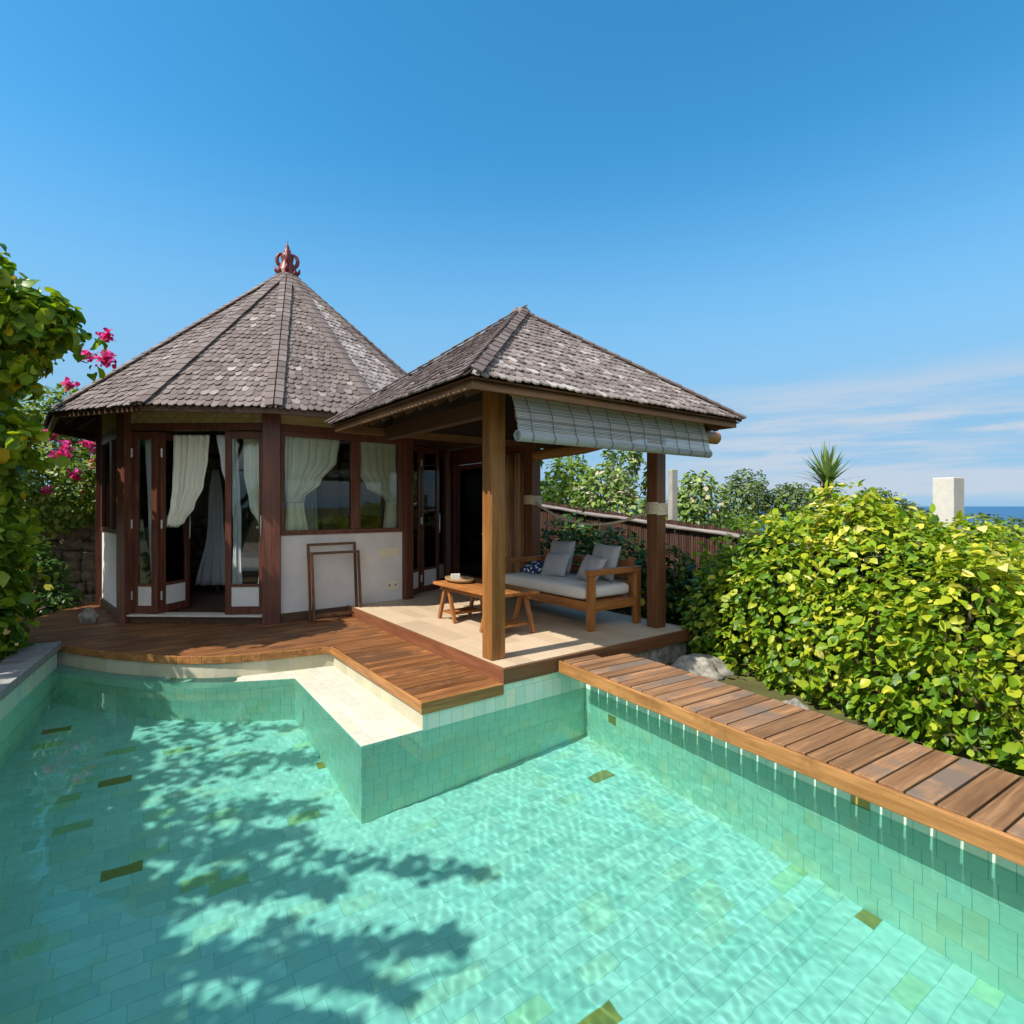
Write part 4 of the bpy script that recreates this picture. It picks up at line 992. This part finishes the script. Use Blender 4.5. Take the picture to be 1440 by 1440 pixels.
# stone garden wall at the left
sw = thing('stone_wall', (-9.0, 11.2, -.4), 'low rubble stone wall in the shade below the flowering creeper', 'wall'); rr = random.Random(12); m = MB()
fsw = Fr((-12.5, 10.2, 0), (1, .22, 0))
m.box(fsw, 0, 6.3, .05, .4, -.5, 1.28)
for row in range(8):
    xq = rr.uniform(-.2, 0)
    while xq < 6.2:
        wq = rr.uniform(.16, .42); zc = -.35 + row*.215 + rr.uniform(-.03, .03); cx_ = xq + wq/2; hh = rr.uniform(.09, .125); sd = rr.random()*9
        def fn(i, j, cx_=cx_, zc=zc, wq=wq, hh=hh, sd=sd):
            th, p_ = (j - .5)*PI, i*2*PI; s = lambda v, p: math.copysign(abs(v)**p, v); k = 1 + .09*math.sin(i*19 + sd) + .07*math.sin(j*11 + sd*2)
            return fsw.p(cx_ + wq*.54*k*s(math.cos(th), .6)*s(math.cos(p_), .6), .05 + .12*k*s(math.cos(th), .6)*s(math.sin(p_), .6), zc + hh*1.15*k*s(math.sin(th), .6))
        m.grid(fn, 10, 6, rr.random()); xq += wq
m.build('stones', M['stone'], sw, smooth=True)

# ------------------------------------------------------------------ planting
# hedge along the walkway
hd = thing('hedge', (3.6, 4.2, -.4), 'tall sprawling hedge of glossy yellow-green leaves beside the walkway', 'hedge')
hb_ = []
rr = random.Random(21)
for i in range(13):
    f = i/12; base = Vector((2.50, 6.60, 0)).lerp(Vector((4.75, .6, 0)), f); off = WN*.45
    hb_.append((base.x + off.x*.25, base.y + off.y*.25, -.22, .42, .42, .30))
    hb_.append((base.x + off.x*.6, base.y + off.y*.6, .12 + rr.uniform(-.1, .1), .62 + rr.uniform(-.08, .1), .62, .68))
    top = [1.02, 1.30, 1.42, 1.34, 1.12, 1.10, 1.04, .98, .94, .92, .9, .88, .88][i]
    hb_.append((base.x + off.x*1.6, base.y + off.y*1.6, top - .62, .75, .75, .66 + rr.uniform(-.06, .06)))
    hb_.append((base.x + off.x*3.4, base.y + off.y*3.4, top - .70 + rr.uniform(-.1, .15), .9, .9, .70))
hb_ += [(3.35, 6.75, .70, .45, .45, .65), (3.75, 6.2, 1.0, .6, .6, .68), (6.6, 7.6, -.1, 1.3, 1.3, .9), (5.2, 7.4, .4, 1.0, 1.0, .9), (7.6, 6.0, -.1, 1.4, 1.4, .95)]
for i in range(34):
    f = rr.random(); b_ = Vector((2.9, 6.4, 0)).lerp(Vector((5.2, .9, 0)), f) + WN*rr.uniform(.1, 1.5); r_ = rr.uniform(.16, .36)
    hb_.append((b_.x, b_.y, rr.uniform(.70, 1.02) + (.28 if .1 < f < .4 else 0), r_, r_, r_*rr.uniform(.8, 1.3)))
for i in range(22):
    f = rr.random(); b_ = Vector((2.6, 6.2, 0)).lerp(Vector((4.75, .9, 0)), f) + WN*rr.uniform(-.05, .15); r_ = rr.uniform(.2, .34)
    hb_.append((b_.x, b_.y, rr.uniform(-.1, .9), r_, r_, r_))
def front_only(p): return ((p - np.array([*W0])) @ np.array(WN) > .72) & (p[:, 2] > -.40)
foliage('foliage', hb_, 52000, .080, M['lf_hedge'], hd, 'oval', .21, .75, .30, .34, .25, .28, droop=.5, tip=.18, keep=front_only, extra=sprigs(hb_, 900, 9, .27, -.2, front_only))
m = MB()
for i in range(40):
    f = rr.random(); b_ = Vector((2.9, 6.3, -.45)).lerp(Vector((5.1, 1.2, -.45)), f) + WN*rr.uniform(.05, .5); tq = b_ + Vector((rr.gauss(0, .3), rr.gauss(0, .3), rr.uniform(.8, 1.5)))
    m.tube([b_, b_.lerp(tq, .5) + Vector((rr.gauss(0, .08), rr.gauss(0, .08), 0)), tq], [.026, .018, .006], 6)
m.build('stems', M['bark'], hd)
# shrubs below the fence
def shrub(name, blobs, N, size, mat, label, cat, shape='oval', group=None, stems=6, **kw):
    b = np.array(blobs); c_ = b[:, :3].mean(0); z0 = (b[:, 2] - b[:, 5]).min(); o = thing(name, (c_[0], c_[1], z0), label, cat, group or {'shrub': 'shrubs under the fence', 'bush': 'bushes and trees beyond the fence', 'tree': 'bushes and trees beyond the fence'}.get(cat))
    foliage('foliage', blobs, N, size, mat, o, shape, **kw)
    m = branches((c_[0], c_[1], z0 - .1), [tuple(b[i % len(b), :3] + rng.normal(0, .1, 3)) for i in range(stems)], .03 + .02*b[:, 5].max(), .1); m.build('stems', M['bark'], o); return o
offp = lambda p: ((p - np.array([*O])) @ np.array(V) > 2.72) | ((p[:, 2] < -.2) & False)
shrub('shrub', [(2.35, 8.7, .30, .60, .55, .62), (1.75, 9.6, .45, .7, .6, .70), (2.9, 8.0, .2, .5, .5, .55)], 2600, .10, M['lf_shrub'], 'dark green shrub growing under the fence behind the daybed', 'shrub', mean=.40, keep=offp, spread=.28)
shrub('shrub', [(3.0, 7.3, .15, .45, .45, .6), (2.75, 6.9, -.05, .32, .32, .42), (3.4, 7.5, .5, .45, .4, .6)], 2200, .10, M['lf_shrub'], 'leafy green shrub with yellow tips right of the front right post', 'shrub', mean=.55, keep=offp, spread=.30)
shrub('shrub', [(1.1, 10.6, .55, .7, .6, .75), (1.5, 11.2, .7, .5, .5, .8)], 1500, .10, M['lf_shrub'], 'dark shrub under the fence beside the rear pavilion post', 'shrub', mean=.36, keep=offp)
# bushes beyond the fence
shrub('flowering_bush', [(2.35, 13.8, 1.5, .75, .7, 1.05), (2.75, 13.6, 1.1, .7, .7, .9)], 2600, .13, M['lf_milk'], 'pale green flowering bush beyond the fence, seen left of the front right post', 'bush', mean=.5, bump=.2, depth=.3)
shrub('flowering_bush', [(3.95, 11.8, 1.35, .62, .6, .95), (3.7, 11.6, 1.0, .6, .6, .7)], 2400, .11, M['lf_milk'], 'pale flowering bush right of the slim concrete post', 'bush', mean=.5, bump=.2, depth=.3)
tr_ = shrub('garden_tree', [(1.75, 16.5, 2.1, .85, .8, 1.0), (1.3, 16.2, 1.6, .8, .8, .9), (2.0, 16.8, 1.5, .6, .6, .7)], 2600, .14, M['lf_bright'], 'bright yellow-green small tree beyond the fence next to the rear pavilion post', 'tree', mean=.55, bump=.22, depth=.3)
shrub('slender_tree', [(3.6, 18.0, 2.4, .5, .5, 1.0), (3.3, 18, 3.0, .35, .3, .5), (3.9, 18.0, 3.1, .4, .35, .55), (4.55, 18.2, 2.3, .22, .22, .8)], 1300, .14, M['lf_milk'], 'slender open tree rising between the pavilion right posts', 'tree', mean=.35, bump=.3, depth=.35)
def fartree(blobs, N, size, label, mat='lf_far', **kw): return shrub('round_tree', blobs, N, size, M[mat], label, 'tree', 'quad', mean=.45, bump=.25, depth=.28, **kw)
fartree([(15.2, 36, 2.0, 1.5, 1.5, 1.9), (14.5, 36, .8, 1.2, 1.2, 1.4)], 3000, .26, 'round dark tree in the distance right of the pavilion roof tip')
fartree([(17.8, 36, 1.8, 1.4, 1.4, 1.2), (19.0, 36.4, 1.9, 1.2, 1.2, 1.2), (20.4, 36.8, 1.6, 1.3, 1.3, 1.1)], 3000, .26, 'wide low dark tree in the distance behind the spiky yucca')
fartree([(31.5, 48, 2.2, 1.7, 1.5, .9), (33.2, 48, 1.3, 2.0, 1.5, .9), (31.8, 48, 1.0, 2.0, 1.5, 1.1), (35, 48, .6, 2.0, 1.5, .8)], 2600, .30, 'flat-topped far tree on the shore left of the white pillar')
fartree([(8.6, 24, .4, 2.2, 1.5, .9), (11.2, 26, .2, 2.0, 1.6, .9), (6.0, 22, .6, 2.0, 1.5, .9)], 3200, .22, 'sunny low bushes on the slope beyond the fence', 'lf_bright')
fartree([(40, 58, -.2, 5, 3, .9), (50, 60, -.3, 6, 3, 1.0), (62, 60, -.4, 7, 3, .9)], 3000, .4, 'long low scrub on the headland at the right edge')
fartree([(2.0, 26, 1.2, 2.6, 2, 1.5), (-1.5, 25, 1.6, 3, 2, 1.8)], 3000, .26, 'low green trees in the distance beyond the pavilion')
fartree([(-.4, 15.2, 3.6, .9, .9, .9), (.3, 15.4, 3.2, .7, .7, .7)], 900, .18, 'tree top peeking out between the two shingle roofs', 'lf_bright')
# yucca
yc = thing('yucca', (4.55, 8.0, -.3), 'spiky yucca rosette rising above the hedge', 'yucca')
m = MB(); m.tube([(4.55, 8.0, -.4), (4.56, 8.0, .8), (4.57, 8.0, 1.86)], [.09, .07, .085], 10); m.build('trunk', M['bark'], yc, smooth=True)
m = MB(); rr = random.Random(5)
for i in range(95):
    az = rr.random()*2*PI; e = math.radians(rr.choice([rr.uniform(15, 88), rr.uniform(35, 88), rr.uniform(-35, 30)])); d = Vector((math.cos(az)*math.cos(e), math.sin(az)*math.cos(e), math.sin(e))); ln = rr.uniform(.42, .62)*(.8 if e < 0 else 1)
    o_ = Vector((4.57, 8.0, 1.83 + rr.uniform(-.08, .08))); sd = d.cross(UP).normalized(); r = rr.random()*.6 + (.4 if e > .6 else 0)
    k = [o_ + d*ln*f - UP*(.10*f*f*math.cos(e)) for f in (0, .35, .7, 1)]; ws = (.018, .022, .014, .001)
    li = [m.vert(p - sd*w_, r) for p, w_ in zip(k, ws)]; ri = [m.vert(p + sd*w_, r) for p, w_ in zip(k, ws)]
    for j in range(3): m.face((li[j], ri[j], ri[j+1], li[j+1]))
m.build('leaves', M['lf_yucca'], yc)

# left trees
def inview(p, mx=.93): return (p[:, 1] > .2) & (p[:, 0] > -mx*p[:, 1])
lt = thing('heart_leaf_tree', (-6.3, 5.6, -.4), 'broad tree with round green and yellow leaves at the left pool edge', 'tree')
lb = [(-5.42, 5.7, 3.28, .60, .62, .55), (-6.15, 5.6, 2.5, .80, .8, .85), (-6.5, 5.2, 2.4, 1.0, 1.0, .9), (-5.95, 5.8, 1.75, .62, .6, .8), (-5.9, 5.6, 1.0, .7, .7, .9), (-5.95, 5.75, .3, .7, .6, .7), (-7.3, 6.5, 2.7, 1.1, 1.0, 1.4), (-6.2, 6.0, 3.35, .6, .6, .55), (-5.62, 5.6, 3.82, .52, .5, .48), (-4.95, 5.8, 3.45, .34, .4, .34), (-5.35, 5.7, 2.2, .3, .35, .3), (-7.6, 7.3, 2.5, .95, .8, 1.2)]
foliage('crown', lb, 13500, .118, M['lf_tree'], lt, 'round', .32, .5, .30, .50, .24, .22, droop=.8, extra=sprigs(lb, 260, 9, .28), zmin=-.3, keep=lambda p: ~pip(p[:, :2], OUTER) | (p[:, 2] > .2))
branches((-6.5, 5.7, -.45), [(-5.6, 5.7, 2.8), (-6.3, 5.2, 3.2), (-5.8, 5.9, 1.6), (-7.2, 6.4, 2.8), (-6.1, 5.8, .6)], .11, .2, twigs=6).build('trunk', M['bark'], lt, smooth=True)
# trees beyond the left edge of the view that throw the dappled shade over the pool
def shade_pos(px, py, hgt):
    Y = (CAMZ + .95)*FPX/(py - CY); g0 = np.array([(px - CX)/FPX*Y, Y, WATERZ]) - np.array([*flat])*.64; s_ = np.array([*SUND]); k = (hgt - WATERZ)/s_[2]
    return g0 + s_*k
sp_px = []
rs = np.random.default_rng(9)
def poly_sample(poly, N):
    a = np.array(poly, float); out = []
    while len(out) < N:
        q = a.min(0) + rs.random((N, 2))*(a.max(0) - a.min(0)); out += list(q[pip(q, poly)])
    return np.array(out[:N])
body = poly_sample([(-260, 985), (300, 985), (420, 1010), (300, 1060), (285, 1120), (330, 1170), (300, 1230), (250, 1290), (240, 1380), (240, 1560), (-600, 1560)], 7600)
sprays = [((330, 1190), (480, 1195), (690, 1214), 9), ((360, 1285), (500, 1312), (640, 1292), 11), ((250, 1060), (350, 1030), (470, 1035), 13), ((240, 1110), (330, 1085), (440, 1075), 13), ((250, 1150), (340, 1140), (450, 1140), 12),
          ((260, 1250), (360, 1215), (480, 1235), 16), ((250, 1330), (380, 1310), (520, 1340), 16), ((240, 1400), (360, 1380), (500, 1400), 14), ((240, 1470), (340, 1450), (430, 1440), 16), ((250, 1020), (340, 1000), (430, 1005), 10), ((420, 1310), (500, 1345), (590, 1365), 7), ((250, 1200), (340, 1180), (430, 1170), 14)]
frng = []
for p0, p1, p2, wd in sprays:
    k_ = int(190*wd/12); f = rs.random((k_, 1))**.9; q = (1-f)**2*np.array(p0) + 2*f*(1-f)*np.array(p1) + f*f*np.array(p2)
    wv = wd*(1.15 - .75*f)*(.55 + .6*np.abs(np.sin(f*17 + wd))); frng.append(q + rs.normal(0, 1, (k_, 2))*wv*np.array([1.2, .9]))
frng = np.concatenate(frng)
tips = poly_sample([(560, 1208), (690, 1208), (690, 1220), (560, 1220)], 12)
tip2 = poly_sample([(612, 1280), (646, 1276), (650, 1304), (612, 1308)], 34)
edge_ = seg_dist(body, [(300, 985), (420, 1010), (300, 1060), (285, 1120), (330, 1170), (300, 1230), (250, 1290), (240, 1380), (240, 1560)][:9]); bn = clump_noise(np.column_stack([body/26.0, body[:, :1]*0]), 1.0, 4)
body = body[(edge_ > 75) | (bn > .10 - edge_/300)]
cnt = np.concatenate([body, frng, tips, tip2])
cnt = cnt[(cnt[:, 1] > 1038) | (cnt[:, 0] < 60)]
pp = np.array([shade_pos(x_, max(y_, 900), 0) for x_, y_ in cnt]); hh = 3.1 + 1.1*rs.random(len(pp)) + .35*clump_noise(pp, .9, 2)
pp = np.array([shade_pos(x_, max(y_, 900), z_) for (x_, y_), z_ in zip(cnt, hh)])
okv = ~inview(pp, .97); pp = pp[okv]; cnt_in = (cnt[okv][:, 0] > 200)
st = thing('shade_tree', (-5.6, 2.2, -.4), 'spreading tree outside the left edge that throws dappled shade over the pool', 'tree')
N = len(pp); leaves('crown', pp, unit(rng.normal(0, .5, (N, 3)) + np.array([0, 0, 1.0])), rng.normal(size=(N, 3)), np.where(cnt_in, .074, .15)*(.7 + .6*rng.random(N)), M['lf_tree'], st, 'round', .45 + .22*rng.normal(size=N))
tg = [tuple(pp[i]) for i in rs.integers(0, N, 12)]
branches((-6.3, 2.2, -.4), tg, .13, .25, twigs=3).build('trunk', M['bark'], st, smooth=True)
# bougainvillea above the stone wall
bg_ = thing('bougainvillea', (-9.2, 12.0, -.4), 'flowering creeper with magenta blooms climbing behind the villa left side', 'creeper')
bb = [(-9.6, 12.0, 2.2, 1.2, .9, 1.2), (-8.4, 12.2, 2.0, 1.0, .8, 1.0), (-8.6, 12.3, 3.3, .9, .8, .85), (-9.7, 12.2, 3.4, 1.1, .9, .8), (-7.9, 12.4, 2.8, .7, .7, .9), (-10.8, 12, 2.4, 1.2, .9, 1.3), (-8.8, 11.7, 1.9, .8, .6, 1.0), (-8.7, 10.5, 1.75, .9, .45, .75), (-7.95, 11.0, 1.9, .6, .45, .9), (-9.6, 10.3, 1.7, .8, .45, .8)]
foliage('foliage', bb, 18000, .095, M['lf_boug'], bg_, 'oval', .25, .6, .2, .5, .28, .2)
fp = []
for px_, py_, Y_f, rad, nn in ((148, 473, 11.6, .16, 60), (150, 505, 11.5, .22, 110), (122, 500, 11.4, .16, 50), (98, 540, 11.3, .15, 40), (70, 612, 11.2, .16, 50), (92, 628, 11.2, .10, 25), (132, 650, 11.3, .14, 40), (68, 662, 11.2, .12, 25), (60, 700, 11.2, .10, 20), (110, 585, 11.3, .12, 20), (180, 640, 12.0, .2, 30), (105, 665, 10.1, .1, 18), (84, 640, 10.0, .14, 34), (125, 625, 10.4, .14, 34), (66, 690, 9.9, .09, 16), (118, 690, 10.4, .08, 12), (150, 615, 10.9, .10, 20)):
    c_ = np.array([(px_ - CX)/FPX*Y_f, Y_f, CAMZ + (CY - py_)/FPX*Y_f]); fp.append(c_ + np.clip(rng.normal(0, .40, (nn, 3)), -.6, .6)*rad)
for c_ in fp: leaves('flower_cluster', c_, rng.normal(size=c_.shape) + np.array([0, -1, .5]), rng.normal(size=c_.shape), .075*(.7 + .6*rng.random(len(c_))), M['flower'], bg_, 'round')
branches((-9.2, 11.9, -.4), [b[:3] for b in bb], .06, .25, twigs=4).build('stems', M['bark'], bg_)
bt = thing('back_tree', (-10.4, 9.4, -.4), 'dark leafy tree at the left edge shading the stone wall', 'tree')
foliage('crown', [(-10.1, 9.2, 2.6, 1.1, .9, 1.2), (-11.4, 9.3, 2.2, 1.1, .9, 1.3)], 2600, .15, M['lf_tree'], bt, 'round', .25, .6, .16, .35, .24)
branches((-10.4, 9.4, -.45), [(-10.1, 9.2, 2.6), (-11.4, 9.3, 2.2), (-10.6, 9.3, 3.2)], .1, .2, twigs=4).build('trunk', M['bark'], bt, smooth=True)
shrub('leafy_shrub', [(-7.75, 8.95, .25, .45, .4, .5), (-8.2, 9.2, .5, .5, .4, .6), (-7.4, 8.9, -.05, .3, .3, .3)], 1500, .10, M['lf_shrub'], 'dark leafy shrub in front of the stone wall left of the villa', 'shrub', mean=.38, spread=.25)
# fresh low plant at the left pool corner
lp = thing('leafy_plant', (-5.55, 5.5, -.4), 'low bright-leaved plant at the left frame edge beside the coping', 'plant')
foliage('foliage', [(-5.45, 5.55, .45, .26, .3, .35), (-5.4, 5.5, 1.0, .2, .25, .35), (-5.5, 5.5, -.05, .24, .28, .2)], 230, .17, M['lf_bright'], lp, 'oval', .25, .8, .1, .5, .3)
branches((-5.55, 5.5, -.45), [(-5.45, 5.5, .5), (-5.4, 5.5, 1.0), (-5.5, 5.6, 0)], .02, .05).build('stems', M['bark'], lp)
